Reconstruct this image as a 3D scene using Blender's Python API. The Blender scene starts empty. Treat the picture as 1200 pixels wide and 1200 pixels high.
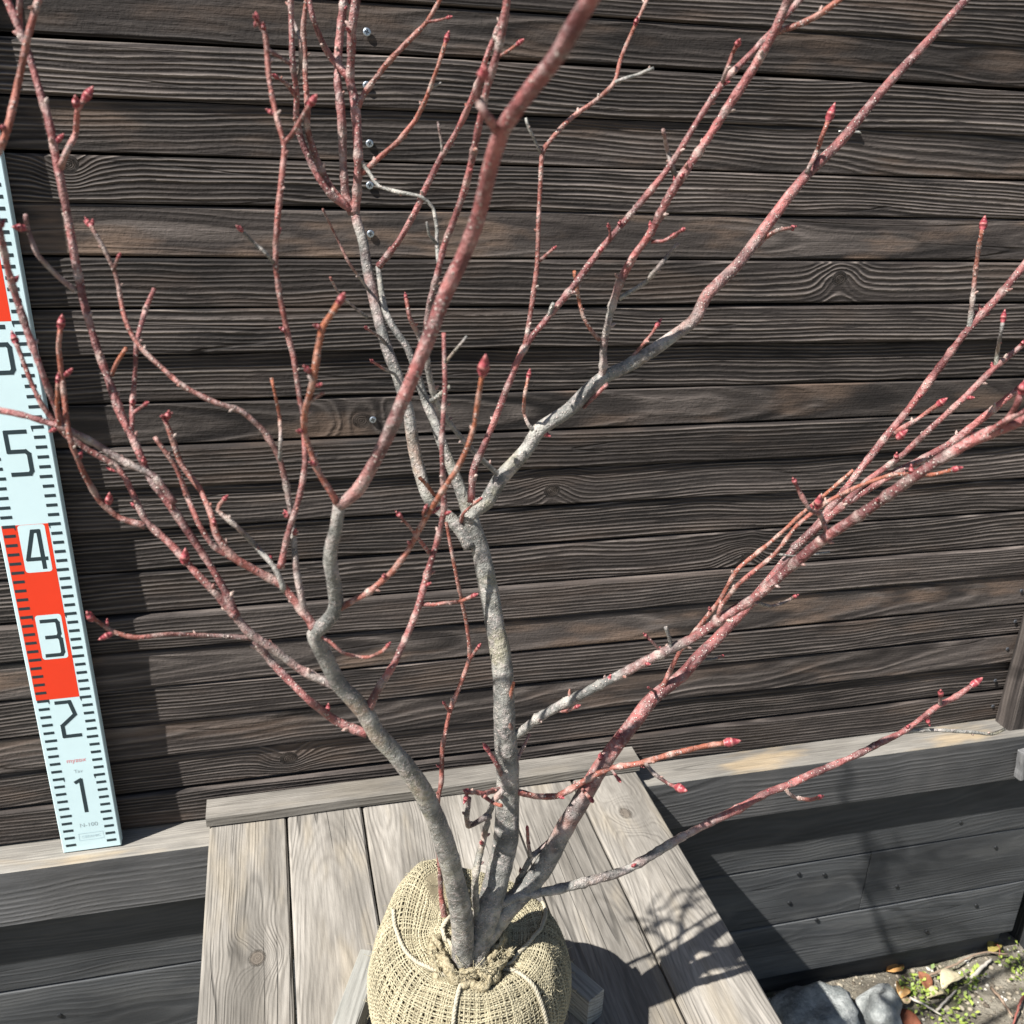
import bpy, math, random
import numpy as np
from mathutils import Vector, Matrix

# ------------------------------------------------------------------ camera, sky, sun, exposure
sc = bpy.context.scene
COL = sc.collection
CAM = np.array([0.2955, -0.9795, 0.7827]); EUL = (1.18854, -0.03531, -0.24304); FPX = 1118.8
cd = bpy.data.cameras.new('camera'); cam = bpy.data.objects.new('camera', cd); COL.objects.link(cam)
cam.location = CAM; cam.rotation_euler = EUL
cd.sensor_width = 36; cd.lens = 36 * FPX / 1200; cd.clip_start = 0.02; cd.clip_end = 200
cd.dof.use_dof = True; cd.dof.focus_distance = 0.88; cd.dof.aperture_fstop = 13
sc.camera = cam

SUN = Vector((2.65, 1.0, -3.44)).normalized()          # the way the light travels
w = bpy.data.worlds.new('World'); sc.world = w; w.use_nodes = True
nt = w.node_tree; bg = nt.nodes['Background']; sky = nt.nodes.new('ShaderNodeTexSky')
sky.sky_type = 'NISHITA'; sky.sun_disc = False
sky.sun_elevation = math.asin(-SUN.z); sky.sun_rotation = math.atan2(-SUN.x, -SUN.y)
nt.links.new(sky.outputs[0], bg.inputs[0]); bg.inputs[1].default_value = 0.05
sl = bpy.data.lights.new('sun', 'SUN'); so = bpy.data.objects.new('sun', sl); COL.objects.link(so)
sl.energy = 5.0; sl.angle = math.radians(0.53); sl.color = (1.0, 0.965, 0.92)
so.rotation_euler = SUN.to_track_quat('-Z', 'Y').to_euler(); so.location = (-3, -1.5, 4)
sc.view_settings.view_transform = 'Standard'; sc.view_settings.look = 'None'
sc.view_settings.exposure = 1.02; sc.view_settings.gamma = 1

rng = random.Random(7); nrg = np.random.default_rng(11)
R3 = np.array(cam.rotation_euler.to_matrix())

def ray(px, py):
    return R3 @ np.array([(px - 600) / FPX, -(py - 600) / FPX, -1.0])
def at_y(px, py, y):
    d = ray(px, py); return CAM + d * ((y - CAM[1]) / d[1])
def at_z(px, py, z):
    d = ray(px, py); return CAM + d * ((z - CAM[2]) / d[2])
def depth_of(p):
    return float(-((np.asarray(p) - CAM) @ R3)[2])

# ------------------------------------------------------------------ object helpers
def link(o, parent=None):
    COL.objects.link(o)
    if parent is not None: o.parent = parent
    return o
def tag(o, label=None, cat=None, group=None, kind=None):
    for k, v in (('label', label), ('category', cat), ('group', group), ('kind', kind)):
        if v: o[k] = v
    return o
def empty(name, loc=(0, 0, 0)):
    o = bpy.data.objects.new(name, None); o.location = loc; o.empty_display_size = .02
    return link(o)
def mesh_obj(name, V, F, mat, parent=None, smooth=False, loc=None):
    me = bpy.data.meshes.new(name); me.from_pydata([tuple(map(float, v)) for v in V], [], [tuple(map(int, f)) for f in F])
    if mat: me.materials.append(mat)
    if smooth: me.polygons.foreach_set('use_smooth', [True] * len(me.polygons))
    me.update()
    o = bpy.data.objects.new(name, me)
    if loc is not None: o.location = loc
    return link(o, parent)
def box_vf(x0, x1, y0, y1, z0, z1):
    V = [(x0,y0,z0),(x1,y0,z0),(x1,y1,z0),(x0,y1,z0),(x0,y0,z1),(x1,y0,z1),(x1,y1,z1),(x0,y1,z1)]
    F = [(0,3,2,1),(4,5,6,7),(0,1,5,4),(1,2,6,5),(2,3,7,6),(3,0,4,7)]
    return V, F
class MB:
    def __init__(s): s.V = []; s.F = []
    def add(s, V, F):
        n = len(s.V); s.V += [tuple(v) for v in V]; s.F += [tuple(i + n for i in f) for f in F]; return s
    def box(s, *a): return s.add(*box_vf(*a))
    def build(s, name, mat, parent=None, smooth=False, loc=None): return mesh_obj(name, s.V, s.F, mat, parent, smooth, loc)

def board(name, L, W, T, mat, parent, loc, rot=(0, 0, 0), ch=.002, jit=.0006, props=None, seg=6):
    """one sawn board: length along local X, width along Z, thickness along Y, softened edges, origin at its centre"""
    V = []; F = []
    w, t = W / 2, T / 2
    prof = [(-t, -w + ch), (-t, w - ch), (-t + ch, w), (t - ch, w), (t, w - ch), (t, -w + ch), (t - ch, -w), (-t + ch, -w)]
    n = len(prof)
    for i in range(seg + 1):
        x = -L / 2 + L * i / seg; up = rng.uniform(-jit, jit); dn = rng.uniform(-jit, jit); fy = rng.uniform(-jit, jit)
        for (y, z) in prof:
            V.append((x, y + (fy if y < 0 else 0), z + (up if z > 0 else dn)))
    for i in range(seg):
        for j in range(n):
            a = i * n + j; b = i * n + (j + 1) % n; F.append((a, b, b + n, a + n))
    F.append(tuple(range(n))); F.append(tuple(reversed([seg * n + j for j in range(n)])))
    F = [tuple(reversed(f)) for f in F]
    o = mesh_obj(name, V, F, mat, parent, loc=loc); o.rotation_euler = rot
    d = dict(seed=rng.uniform(0, 50), z0=rng.choice((-1, 1)) * rng.uniform(.05, .12), d0=rng.uniform(.01, .05), k=rng.uniform(-.05, .05),
             bare=.3, kx=99.0, kz=0.0, tone=rng.uniform(.8, 1.15), ridge=1.0)
    if props: d.update(props)
    for k, v in d.items(): o[k] = float(v)
    return o

# ------------------------------------------------------------------ material helpers
class NG:
    def __init__(s, mat):
        mat.use_nodes = True; s.t = mat.node_tree; s.n = s.t.nodes; s.l = s.t.links; s.bsdf = s.n['Principled BSDF']
    def put(s, sock, v):
        if isinstance(v, bpy.types.NodeSocket): s.l.new(v, sock)
        elif isinstance(v, (tuple, list)) and len(v) == 3 and sock.type == 'RGBA': sock.default_value = (*v, 1)
        else: sock.default_value = v
    def m(s, op, a, b=0.0, c=None, clamp=False):
        n = s.n.new('ShaderNodeMath'); n.operation = op; n.use_clamp = clamp
        s.put(n.inputs[0], a); s.put(n.inputs[1], b)
        if c is not None: s.put(n.inputs[2], c)
        return n.outputs[0]
    def attr(s, name, obj=True, out=2):
        n = s.n.new('ShaderNodeAttribute'); n.attribute_type = 'OBJECT' if obj else 'GEOMETRY'; n.attribute_name = name
        return n.outputs[out]
    def xyz(s, x, y, z):
        n = s.n.new('ShaderNodeCombineXYZ')
        for i, v in enumerate((x, y, z)): s.put(n.inputs[i], v)
        return n.outputs[0]
    def sep(s, v):
        n = s.n.new('ShaderNodeSeparateXYZ'); s.put(n.inputs[0], v); return n.outputs
    def noise(s, vec, scale=1.0, detail=3.0, rough=.5, dist=0.0):
        n = s.n.new('ShaderNodeTexNoise'); s.put(n.inputs['Vector'], vec); s.put(n.inputs['Scale'], scale)
        s.put(n.inputs['Detail'], detail); s.put(n.inputs['Roughness'], rough); s.put(n.inputs['Distortion'], dist)
        return n.outputs[0]
    def voro(s, vec, scale, feature='F1', rand=1.0):
        n = s.n.new('ShaderNodeTexVoronoi'); n.feature = feature; s.put(n.inputs['Vector'], vec); s.put(n.inputs['Scale'], scale)
        n.inputs['Randomness'].default_value = rand
        return n.outputs[0]
    def step(s, v, lo, hi):
        n = s.n.new('ShaderNodeMapRange'); n.interpolation_type = 'SMOOTHSTEP'
        s.put(n.inputs[0], v); s.put(n.inputs[1], lo); s.put(n.inputs[2], hi); return n.outputs[0]
    def mix(s, f, a, b):
        n = s.n.new('ShaderNodeMix'); n.data_type = 'RGBA'; s.put(n.inputs[0], f); s.put(n.inputs[6], a); s.put(n.inputs[7], b); return n.outputs[2]
    def mul(s, col, f):
        n = s.n.new('ShaderNodeVectorMath'); n.operation = 'SCALE'; s.put(n.inputs[0], col); s.put(n.inputs['Scale'], f); return n.outputs[0]
    def obj(s):
        return s.n.new('ShaderNodeTexCoord').outputs['Object']
    def bump(s, h, dist, strength=1.0):
        n = s.n.new('ShaderNodeBump'); s.put(n.inputs['Height'], h); n.inputs['Distance'].default_value = dist; n.inputs['Strength'].default_value = strength
        s.l.new(n.outputs[0], s.bsdf.inputs['Normal'])
    def out(s, col, rough=.8, spec=.3):
        s.put(s.bsdf.inputs['Base Color'], col); s.put(s.bsdf.inputs['Roughness'], rough); s.bsdf.inputs['Specular IOR Level'].default_value = spec

def wood(name, dark, mid, ridgec, barec, freq, relief, rough=.8, warp=.016, knotc=(.05, .03, .02), fib=.5, spec=.25, crack=.5):
    mat = bpy.data.materials.new(name); g = NG(mat)
    o = g.obj(); x, y, z = g.sep(o)
    seed = g.attr('seed'); z0 = g.attr('z0'); d0 = g.attr('d0'); k = g.attr('k'); kx = g.attr('kx'); kz = g.attr('kz')
    bare = g.attr('bare'); tone = g.attr('tone'); ra = g.attr('ridge')
    s7 = g.m('MULTIPLY', seed, 7.3)
    low = g.noise(g.xyz(g.m('MULTIPLY_ADD', x, 3.2, s7), g.m('MULTIPLY_ADD', z, 9.0, seed), seed), 1, 2, .5)
    low2 = g.noise(g.xyz(g.m('MULTIPLY_ADD', x, 4.3, seed), s7, 3.1), 1, 2, .5)
    w1 = g.m('MULTIPLY', g.m('SUBTRACT', low, .5), warp * 2.2)
    w2 = g.m('MULTIPLY', g.m('SUBTRACT', low2, .5), warp * 1.9)
    dx = g.m('SUBTRACT', x, kx); dz = g.m('MULTIPLY', g.m('SUBTRACT', z, kz), 1.25)
    kd = g.m('SQRT', g.m('ADD', g.m('MULTIPLY', dx, dx), g.m('MULTIPLY', dz, dz)))
    kd = g.m('MULTIPLY', kd, g.m('MULTIPLY_ADD', g.noise(o, 26.0, 1), .9, .55))
    pull = g.m('POWER', 2.718, g.m('MULTIPLY', g.m('MULTIPLY', kd, kd), -1300.0))
    a = g.m('ADD', g.m('SUBTRACT', z, z0), w1)
    b = g.m('ADD', g.m('ADD', g.m('ADD', y, d0), g.m('MULTIPLY', k, x)), w2)
    r = g.m('SQRT', g.m('ADD', g.m('MULTIPLY', a, a), g.m('MULTIPLY', b, b)))
    r = g.m('ADD', r, g.m('MULTIPLY', pull, .017))
    km = g.step(kd, .0105, .0065)
    r = g.m('ADD', g.m('MULTIPLY', r, g.m('SUBTRACT', 1.0, km)), g.m('MULTIPLY', g.m('MULTIPLY', kd, 2.2), km))
    jit = g.m('MULTIPLY', g.noise(g.xyz(g.m('MULTIPLY', x, 22.0), g.m('MULTIPLY', z, 160.0), seed), 1, 2), 1.5)
    rw = g.noise(g.xyz(g.m('MULTIPLY', r, freq * .42), seed, g.m('MULTIPLY', x, .8)), 1, 1)      # rings of uneven width
    rb = g.noise(g.xyz(g.m('MULTIPLY', r, freq * .75), s7, g.m('MULTIPLY', x, 2.0)), 1, 1)      # and uneven strength
    ph = g.m('ADD', g.m('ADD', g.m('MULTIPLY', r, freq * 6.2832), jit), g.m('MULTIPLY', rw, 9.0))
    s = g.m('MULTIPLY_ADD', g.m('SINE', ph), .5, .5)
    s = g.m('POWER', s, 1.5)
    s = g.m('MULTIPLY', s, g.m('MULTIPLY_ADD', g.step(rb, .30, .66), .80, .25))
    sw = g.m('FRACT', g.m('ADD', g.m('MULTIPLY', r, freq * .30), seed))
    band = g.m('MULTIPLY', g.step(sw, .25, .93), g.step(sw, 1.0, .95))                              # flat-sawn tongues
    band = g.m('MULTIPLY', band, g.m('SUBTRACT', 1.0, ra, clamp=True))
    fibre = g.noise(g.xyz(g.m('MULTIPLY_ADD', x, 26.0, s7), g.m('MULTIPLY', y, 380.0), g.m('MULTIPLY', z, 430.0)), 1, 3, .65)
    broken = g.noise(g.xyz(g.m('MULTIPLY_ADD', x, 18.0, seed), g.m('MULTIPLY', y, 90.0), g.m('MULTIPLY', z, 110.0)), 1, 3, .6)
    s = g.m('MULTIPLY', s, g.step(broken, .18, .62))
    blot = g.noise(g.xyz(g.m('MULTIPLY_ADD', x, 5.0, seed), g.m('MULTIPLY', y, 18.0), g.m('MULTIPLY_ADD', z, 22.0, s7)), 1, 4, .55)
    base = g.mix(g.step(blot, .3, .7), dark, mid)
    big = g.noise(g.xyz(g.m('MULTIPLY_ADD', x, 2.6, s7), 5.5, g.m('MULTIPLY_ADD', z, 14.0, seed)), 1, 3, .6)
    base = g.mix(g.m('MULTIPLY', band, .75), base, g.mix(.45, mid, ridgec))
    col = g.mix(g.m('MULTIPLY', s, ra), base, ridgec)
    col = g.mul(col, g.m('MULTIPLY_ADD', g.step(big, .30, .70), .62, .68))
    bm = g.m('MULTIPLY', g.step(g.noise(g.xyz(g.m('MULTIPLY_ADD', x, 6.5, s7), 2.2, g.m('MULTIPLY_ADD', z, 26.0, seed)), 1, 3, .55), .5, .68), bare, clamp=True)
    col = g.mix(bm, col, g.mix(g.m('MULTIPLY', s, .6), barec, g.mul(barec, .55)))
    col = g.mix(g.m('MULTIPLY', km, .75), col, knotc)
    fi = g.m('MULTIPLY_ADD', g.m('SUBTRACT', fibre, .5), fib * 1.6, 1.0)
    cr = g.m('ABSOLUTE', g.m('SUBTRACT', g.noise(g.xyz(g.m('MULTIPLY_ADD', x, 1.6, s7), g.m('MULTIPLY', y, 3.0), g.m('MULTIPLY_ADD', z, 34.0, seed)), 1, 1), .5))
    crm = g.m('MULTIPLY', g.step(cr, .012, .002), g.step(low2, .5, .62))
    crm = g.m('MULTIPLY', crm, crack)
    col = g.mul(col, g.m('MULTIPLY', g.m('MULTIPLY', fi, tone), g.m('SUBTRACT', 1.0, g.m('MULTIPLY', crm, .75))))
    g.out(col, g.m('MULTIPLY_ADD', fibre, .3, rough - .15), spec)
    meso = g.noise(o, 260.0, 3, .6)
    h = g.m('ADD', g.m('MULTIPLY', g.m('MULTIPLY', s, ra), 1.0), g.m('MULTIPLY', fibre, .45 * fib))
    h = g.m('ADD', h, g.m('MULTIPLY', meso, .30))
    h = g.m('SUBTRACT', h, g.m('MULTIPLY', crm, 1.5))
    g.bump(h, relief)
    return mat

def plain(name, col, rough=.6, spec=.3, metal=0.0, var=.12, scale=60.0, bump=0.0):
    mat = bpy.data.materials.new(name); g = NG(mat)
    n = g.noise(g.obj(), scale, 4, .6)
    g.out(g.mul(col, g.m('MULTIPLY_ADD', g.m('SUBTRACT', n, .5), var * 2, 1.0)), rough, spec)
    g.bsdf.inputs['Metallic'].default_value = metal
    if bump: g.bump(n, bump)
    return mat

M_char = wood('charred_wood', (.012, .0105, .010), (.043, .0355, .032), (.205, .174, .154), (.145, .102, .076), 225, .0019, .82, .011, (.045, .035, .028), fib=.8)
M_low = wood('grey_stained_wood', (.043, .046, .049), (.072, .076, .079), (.100, .101, .102), (.15, .15, .145), 190, .0006, .75, .02, (.05, .05, .05), .35)
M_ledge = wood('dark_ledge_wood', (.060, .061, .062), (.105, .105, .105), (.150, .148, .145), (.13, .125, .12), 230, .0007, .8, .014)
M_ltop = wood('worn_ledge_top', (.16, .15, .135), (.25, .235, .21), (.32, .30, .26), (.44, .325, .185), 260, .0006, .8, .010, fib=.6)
M_plank = wood('weathered_plank_wood', (.180, .166, .144), (.300, .280, .248), (.150, .137, .118), (.32, .275, .205), 400, .0007, .8, .009, (.15, .125, .10), .72, crack=.6)
M_batten = wood('pale_batten_wood', (.22, .22, .20), (.32, .31, .28), (.17, .165, .15), (.34, .30, .22), 260, .0008, .8, .012, (.12, .1, .08))
M_dark = plain('dark_backing', (.012, .012, .012), .95, .1)
M_zinc = plain('zinc_screw', (.42, .47, .52), .35, .5, .9)
M_dull = plain('dull_screw', (.14, .15, .17), .5, .5, .6)
M_hole = plain('nail_dark', (.02, .022, .025), .5, .5, .3)

# ------------------------------------------------------------------ the board wall
wall = empty('board_wall'); tag(wall, 'dark charred timber wall of narrow horizontal boards above a ledge', 'wall')
ZB = [1.33 - .0473 * i for i in range(9)]
ZB += [.9305, .8844, .8417, .7944, .7484, .7045, .6574, .6095, .5641, .5162, .4713, .426, .379, .3316, .2815, .2374, .190, .1429, .096, .048, 0.0]
ZB = [z for i, z in enumerate(ZB) if i == 0 or ZB[i - 1] - z > .03]
XL, XR = -1.15, 1.335
# look of single boards that differ, by the height of their top edge:  ridge, bare, z0, d0, knot x, knot z
SPECIAL = {.9305: dict(ridge=.6, bare=.5, z0=.01, d0=.03, kx=1.09, kz=-.006), .8844: dict(ridge=.45, bare=.6, z0=.004, d0=.03),
           .8417: dict(ridge=1.25, z0=.11, bare=.1), .7944: dict(ridge=.7, bare=.55, z0=-.03, d0=.03),
           .7484: dict(ridge=1.35, z0=-.1, bare=.1, kx=.13, kz=.012), .7045: dict(ridge=.35, bare=1.0, z0=.0, d0=.02),
           .6574: dict(ridge=.85, bare=.25, z0=.07, kx=.925, kz=.004), .6095: dict(ridge=1.2, z0=.12), .5641: dict(ridge=1.0, z0=-.12),
           .5162: dict(ridge=.5, bare=.8, z0=.0, d0=.03, kx=.385, kz=-.004), .4713: dict(ridge=.95, z0=.13), .426: dict(ridge=.8, z0=.06, kx=.60, kz=-.004),
           .379: dict(ridge=1.0, z0=-.07), .3316: dict(ridge=1.1, z0=.09, kx=.86, kz=-.012), .2815: dict(ridge=.7, z0=-.14), .2374: dict(ridge=.35, bare=.9, z0=.0, d0=.025),
           .190: dict(ridge=.8, z0=.1), .1429: dict(ridge=.55, bare=.35, z0=.02, d0=.03), .096: dict(ridge=.75, z0=-.05, kx=.29, kz=.0), .048: dict(ridge=.8, z0=.08)}
BOARDS = []
screw_me = None
def lathe_vf(prof, n=14):
    V = []; F = []
    for (r, h) in prof:
        for i in range(n): a = 2 * math.pi * i / n; V.append((r * math.cos(a), -h, r * math.sin(a)))
    for j in range(len(prof) - 1):
        for i in range(n): F.append((j * n + i, j * n + (i + 1) % n, (j + 1) * n + (i + 1) % n, (j + 1) * n + i))
    F.append(tuple((len(prof) - 1) * n + i for i in range(n)))
    return V, F
def screw(parent, p, dull=False):
    global screw_me
    if screw_me is None:
        mb = MB(); mb.add(*lathe_vf([(.0044, 0), (.0044, .0009), (.0034, .0015)]))
        o = mb.build('screw', M_zinc); me = o.data; me.materials.append(M_hole)
        n0 = len(me.polygons)
        c = MB(); c.add(mb.V, mb.F); c.box(-.0024, .0024, -.0018, -.0013, -.0005, .0005); c.box(-.0005, .0005, -.00178, -.0013, -.0024, .0024)
        me2 = bpy.data.meshes.new('screw'); me2.from_pydata(c.V, [], c.F); me2.materials.append(M_zinc); me2.materials.append(M_hole)
        for i, pl in enumerate(me2.polygons): pl.material_index = 1 if i >= n0 else 0
        o.data = me2; screw_me = me2; COL.objects.unlink(o)
        bpy.data.objects.remove(o)
    s = bpy.data.objects.new('screw', screw_me); link(s, parent)
    if dull: s.scale = (.6, .6, .6); s.material_slots[0].link = 'OBJECT'; s.material_slots[0].material = M_dull
    s.location = Vector(p) - parent.location; s.rotation_euler = (0, rng.uniform(0, 1.5), 0)
    if not dull: s.scale = (.82, .82, .82)
    return s
for i in range(len(ZB) - 1):
    zt, zb = ZB[i], ZB[i + 1]
    gap = rng.uniform(.0014, .0030)
    W = zt - zb - gap
    yo = rng.uniform(-.0015, .0030)
    if round(zt, 4) in (.6095, .6574, .2815, .4713, .8417): yo = -.0032
    T = .020
    pr = dict(bare=rng.uniform(.1, .4), ridge=rng.uniform(.7, 1.1), tone=rng.uniform(.72, 1.28)); pr.update(SPECIAL.get(round(zt, 4), {}))
    xl = XL; xc = (XL + XR) / 2
    if 'kx' in pr and pr['kx'] < 50: pr['kx'] -= xc
    b = board('board', XR - XL, W, T, M_char, wall, (xc, yo + T / 2, (zt + zb) / 2 + rng.uniform(-.0004, .0004)),
              rot=(math.radians(rng.uniform(-2.2, .8)), 0, 0), ch=rng.uniform(.0012, .0028), jit=.0010, props=pr, seg=10)
    BOARDS.append((zt, zb, yo, b))
for (px, py) in ((430, 38), (429, 100), (433, 168), (433, 217), (434, 274), (437, 492), (1190, 727), (1180, 760), (1167, 798), (1166, 826), (1196, 692)):
    p = at_y(px, py, 0)
    for (zt, zb, yo, b) in BOARDS:
        if zb < p[2] <= zt: screw(b, (min(p[0], 1.289), yo - .0012, p[2]), px > 1000)
# pale sliver painted for the daylight seen through an open joint
p = at_y(994, 155, 0.001)
mb = MB(); mb.add([(-.014, 0, 0), (.014, 0, -.0006), (.012, .002, .0016), (-.013, .002, .0012), (-.012, -.001, .0015), (.011, -.001, .0012)], [(0, 1, 5, 4), (4, 5, 2, 3), (1, 2, 5), (0, 4, 3), (0, 3, 2, 1)])
mb.build('gap_light', plain('pale_gap_light', (.75, .74, .7)), wall, loc=p - np.array((0, .004, 0)))
# backing behind the joints
MB().box(XL, 2.3, .026, .05, -.47, 1.33).build('backing', M_dark, wall)
# ledge
LD, LH = .0431, .0805
XM = (XL + 2.3) / 2
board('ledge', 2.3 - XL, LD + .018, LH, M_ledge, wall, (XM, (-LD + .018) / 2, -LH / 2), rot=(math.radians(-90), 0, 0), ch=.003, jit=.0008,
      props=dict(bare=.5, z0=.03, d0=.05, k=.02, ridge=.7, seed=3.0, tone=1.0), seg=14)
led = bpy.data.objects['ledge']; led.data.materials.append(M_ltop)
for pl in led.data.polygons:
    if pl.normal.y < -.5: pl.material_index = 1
# the post at the end of the boards
board('post', 1.33, .09, .03, M_char, wall, (1.2975 + .045, -.017, .666), rot=(0, math.radians(-90), 0), ch=.003, props=dict(ridge=.3, bare=.1, tone=1.1, z0=.0, d0=.03))
for i in range(12):
    zt = 1.33 - .11 * i
    board('board', .9, .105, .02, M_char, wall, (1.39 + .455, .006, zt - .056), props=dict(ridge=.6))
# lower boards
YL = -.02
JX = float(at_y(1014, 1035, YL)[0])
for (zt, zb, cuts) in ((-.083, -.199, (XL, 1.43)), (-.199, -.311, (XL, JX, 1.43)), (-.311, -.420, (XL, .31, 1.43))):
    for a, b in zip(cuts[:-1], cuts[1:]):
        lo = board('lower_board', b - a - .0015, zt - zb - .0018, .02, M_low, wall, ((a + b) / 2, YL + .01 + rng.uniform(0, .0012), (zt + zb) / 2), ch=.0018,
              props=dict(z0=rng.choice((-.02, .03, .06)), d0=.04, ridge=.55, bare=.3, tone=rng.uniform(.85, 1.1)))
        for (px, py) in ((1126, 964), (1167, 993), (966, 1025), (1051, 1039), (925, 1058), (1144, 1061), (1086, 1092), (936, 1024), (957, 1078), (70, 1190)):
            p = at_y(px, py, YL)
            if zb < p[2] < zt and a < p[0] < b:
                mm = MB(); mm.add(*lathe_vf([(.0032, -.001), (.0030, .0005), (.0018, .0009)], 10))
                mm.build('nail', M_hole, lo, loc=Vector((p[0], YL - .0004, p[2])) - lo.location)
board('kick_board', 1.43 - XL, .075, .018, M_low, wall, ((XL + 1.43) / 2, .012, -.461), props=dict(ridge=.3, tone=.9, z0=.02, d0=.03))
board('corner_post', .45, .08, .05, M_low, wall, (1.51, .0, -.29), rot=(0, math.radians(90), 0), props=dict(tone=.5))
pp = at_y(1199, 902, -.060)
board('peg', .045, .018, .014, M_ledge, wall, (pp[0] + .006, -.053, pp[2] + .004), rot=(0, math.radians(83), 0), props=dict(tone=1.5, bare=0))

# ------------------------------------------------------------------ the plank platform
PX0, PP, PZ = .1946, .0881, .020
plat = empty('wooden_platform', (PX0 + 3 * PP, -.4, -.47)); tag(plat, 'weathered grey-brown plank platform butted against the wall', 'platform')
PO = Vector(plat.location)
YF, YB = -.78, -.004
PKN = [(.15, .010), (-.02, -.01), (99, 0), (.2, .0), (-.1, .015), (.28, .0)]
for i in range(6):
    c = PX0 + PP * (i + .5)
    board('plank', YB - YF, PP - .0022, .019, M_plank, plat, Vector((c, (YF + YB) / 2, PZ - .0095 + (0, .0008, -.0003, .0005, -.0004, .0004)[i])) - PO,
          rot=(math.radians(90), 0, math.radians(90)), ch=.0022, jit=.0006,
          props=dict(z0=(.05, .0, -.02, .02, .01, .0)[i], d0=.03, k=(.03, .05, -.04, .06, .05, .07)[i], bare=.5, ridge=.6, kx=PKN[i][0], kz=PKN[i][1], tone=(.92, .98, 1.0, 1.03, 1.0, .97)[i]))
board('rear_batten', 6 * PP + .004, .034, .016, M_plank, plat, Vector((PX0 + 3 * PP, -.0235, PZ + .0088)) - PO, rot=(math.radians(-90), 0, 0), ch=.002,
      props=dict(tone=.8, ridge=.6, bare=.2, z0=.04))
for x in (PX0 + .06, PX0 + 6 * PP - .06):
    for y in (-.12, -.72):
        board('leg', .47 - .022 + .02, .05, .05, M_plank, plat, Vector((x, y, -.235 + .0105)) - PO, rot=(0, math.radians(90), 0), props=dict(tone=.7))
for y in (-.16, -.68):
    board('bearer', 6 * PP - .04, .06, .03, M_plank, plat, Vector((PX0 + 3 * PP, y, -.032)) - PO, props=dict(tone=.7))

# ------------------------------------------------------------------ the ground
xs = np.concatenate([np.linspace(-9, .6, 24)[:-1], np.arange(.6, 1.9, .012), np.linspace(1.9, 10, 20)])
ys = np.concatenate([np.linspace(-10, -.7, 20)[:-1], np.arange(-.7, .1, .012), np.linspace(.1, 9, 16)])
def fbm(x, y, s=0):
    v = 0
    for k, a in ((9, .010), (23, .006), (57, .003), (120, .0018)):
        v = v + a * np.sin(k * x + 1.7 * np.sin(k * .7 * y + s) + s) * np.cos(k * .9 * y + 1.3 * np.sin(k * .8 * x) + 2 * s)
    return v
GX, GY = np.meshgrid(xs, ys); GZ = -.475 + fbm(GX, GY) * ((GX > .5) & (GX < 2.1) & (GY > -.8) & (GY < .15))
nx = len(xs); V = np.stack([GX.ravel(), GY.ravel(), GZ.ravel()], 1)
F = [(j * nx + i, j * nx + i + 1, (j + 1) * nx + i + 1, (j + 1) * nx + i) for j in range(len(ys) - 1) for i in range(nx - 1)]
ms = bpy.data.materials.new('soil'); g = NG(ms); o = g.obj()
c = g.mix(g.step(g.noise(o, 14, 5, .65), .35, .65), (.20, .178, .14), (.46, .42, .34))
c = g.mix(g.m('MULTIPLY', g.step(g.noise(o, 9, 4, .6), .55, .66), .7), c, (.10, .13, .03))
g.out(c, .95, .15); g.bump(g.noise(o, 90, 6, .75), .02)
tag(mesh_obj('ground', V, F, ms, smooth=True), kind='structure')
def gz(x, y): return float(-.475 + fbm(x, y))

# ------------------------------------------------------------------ measuring staff
staff = empty('measuring_staff'); tag(staff, 'white and red measuring staff with black numbers leaning on the wall', 'measuring staff')
zr = Vector((-.0238, .0175, 1)).normalized(); xr = Vector((1, -.02, 0)); xr = (xr - zr * xr.dot(zr)).normalized(); yr = zr.cross(xr)
mtx = Matrix((xr, yr, zr)).transposed().to_4x4(); mtx.translation = Vector((.0345, -.0265, .0012))
staff.matrix_world = mtx
M_swhite = plain('staff_white', (.64, .82, .845), .38, .5, var=.07, scale=22)
M_sred = plain('staff_red', (.80, .045, .012), .4, .5, var=.05, scale=40)
M_sblack = plain('staff_black', (.022, .040, .048), .5, .4, var=.1)
M_logo = plain('staff_logo_red', (.75, .20, .22), .5); M_small = plain('staff_small_print', (.36, .45, .47), .5); M_pale = plain('staff_pale_print', (.52, .66, .70), .5)
SW, SH = .0622, 1.05
mb = MB()
prof = [(.0008, 0), (SW - .0008, 0), (SW, .0008), (SW, .0112), (SW - .0008, .012), (.0008, .012), (0, .0112), (0, .0008)]
V = [(x, y, z) for z in (0, SH) for (x, y) in prof]; n = 8
mb.add(V, [(j, (j + 1) % n, n + (j + 1) % n, n + j) for j in range(n)] + [tuple(range(n))[::-1], tuple(range(n, 2 * n))])
mb.build('body', M_swhite, staff)
def plate(x0, x1, z0, z1, d, r=0.0):
    if r == 0: return [(x0, -d, z0), (x1, -d, z0), (x1, -d, z1), (x0, -d, z1)], [(0, 1, 2, 3)]
    P = []
    for cx, cz, a0 in ((x1 - r, z0 + r, -90), (x1 - r, z1 - r, 0), (x0 + r, z1 - r, 90), (x0 + r, z0 + r, 180)):
        for k in range(5): a = math.radians(a0 + 22.5 * k); P.append((cx + r * math.cos(a), -d, cz + r * math.sin(a)))
    return P, [tuple(range(len(P)))]
for z0 in (.2, .6, 1.0):
    MB().add(*plate(.0035, .0465, z0, min(z0 + .2, SH), .00006)).build('red_panel', M_sred, staff)
for d in (3, 4, 7, 8):
    MB().add(*plate(.0178, .0428, d * .1 - .0520, d * .1 - .0003, .00010, .003)).build('number_plate', M_swhite, staff)
mb = MB()
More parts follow.
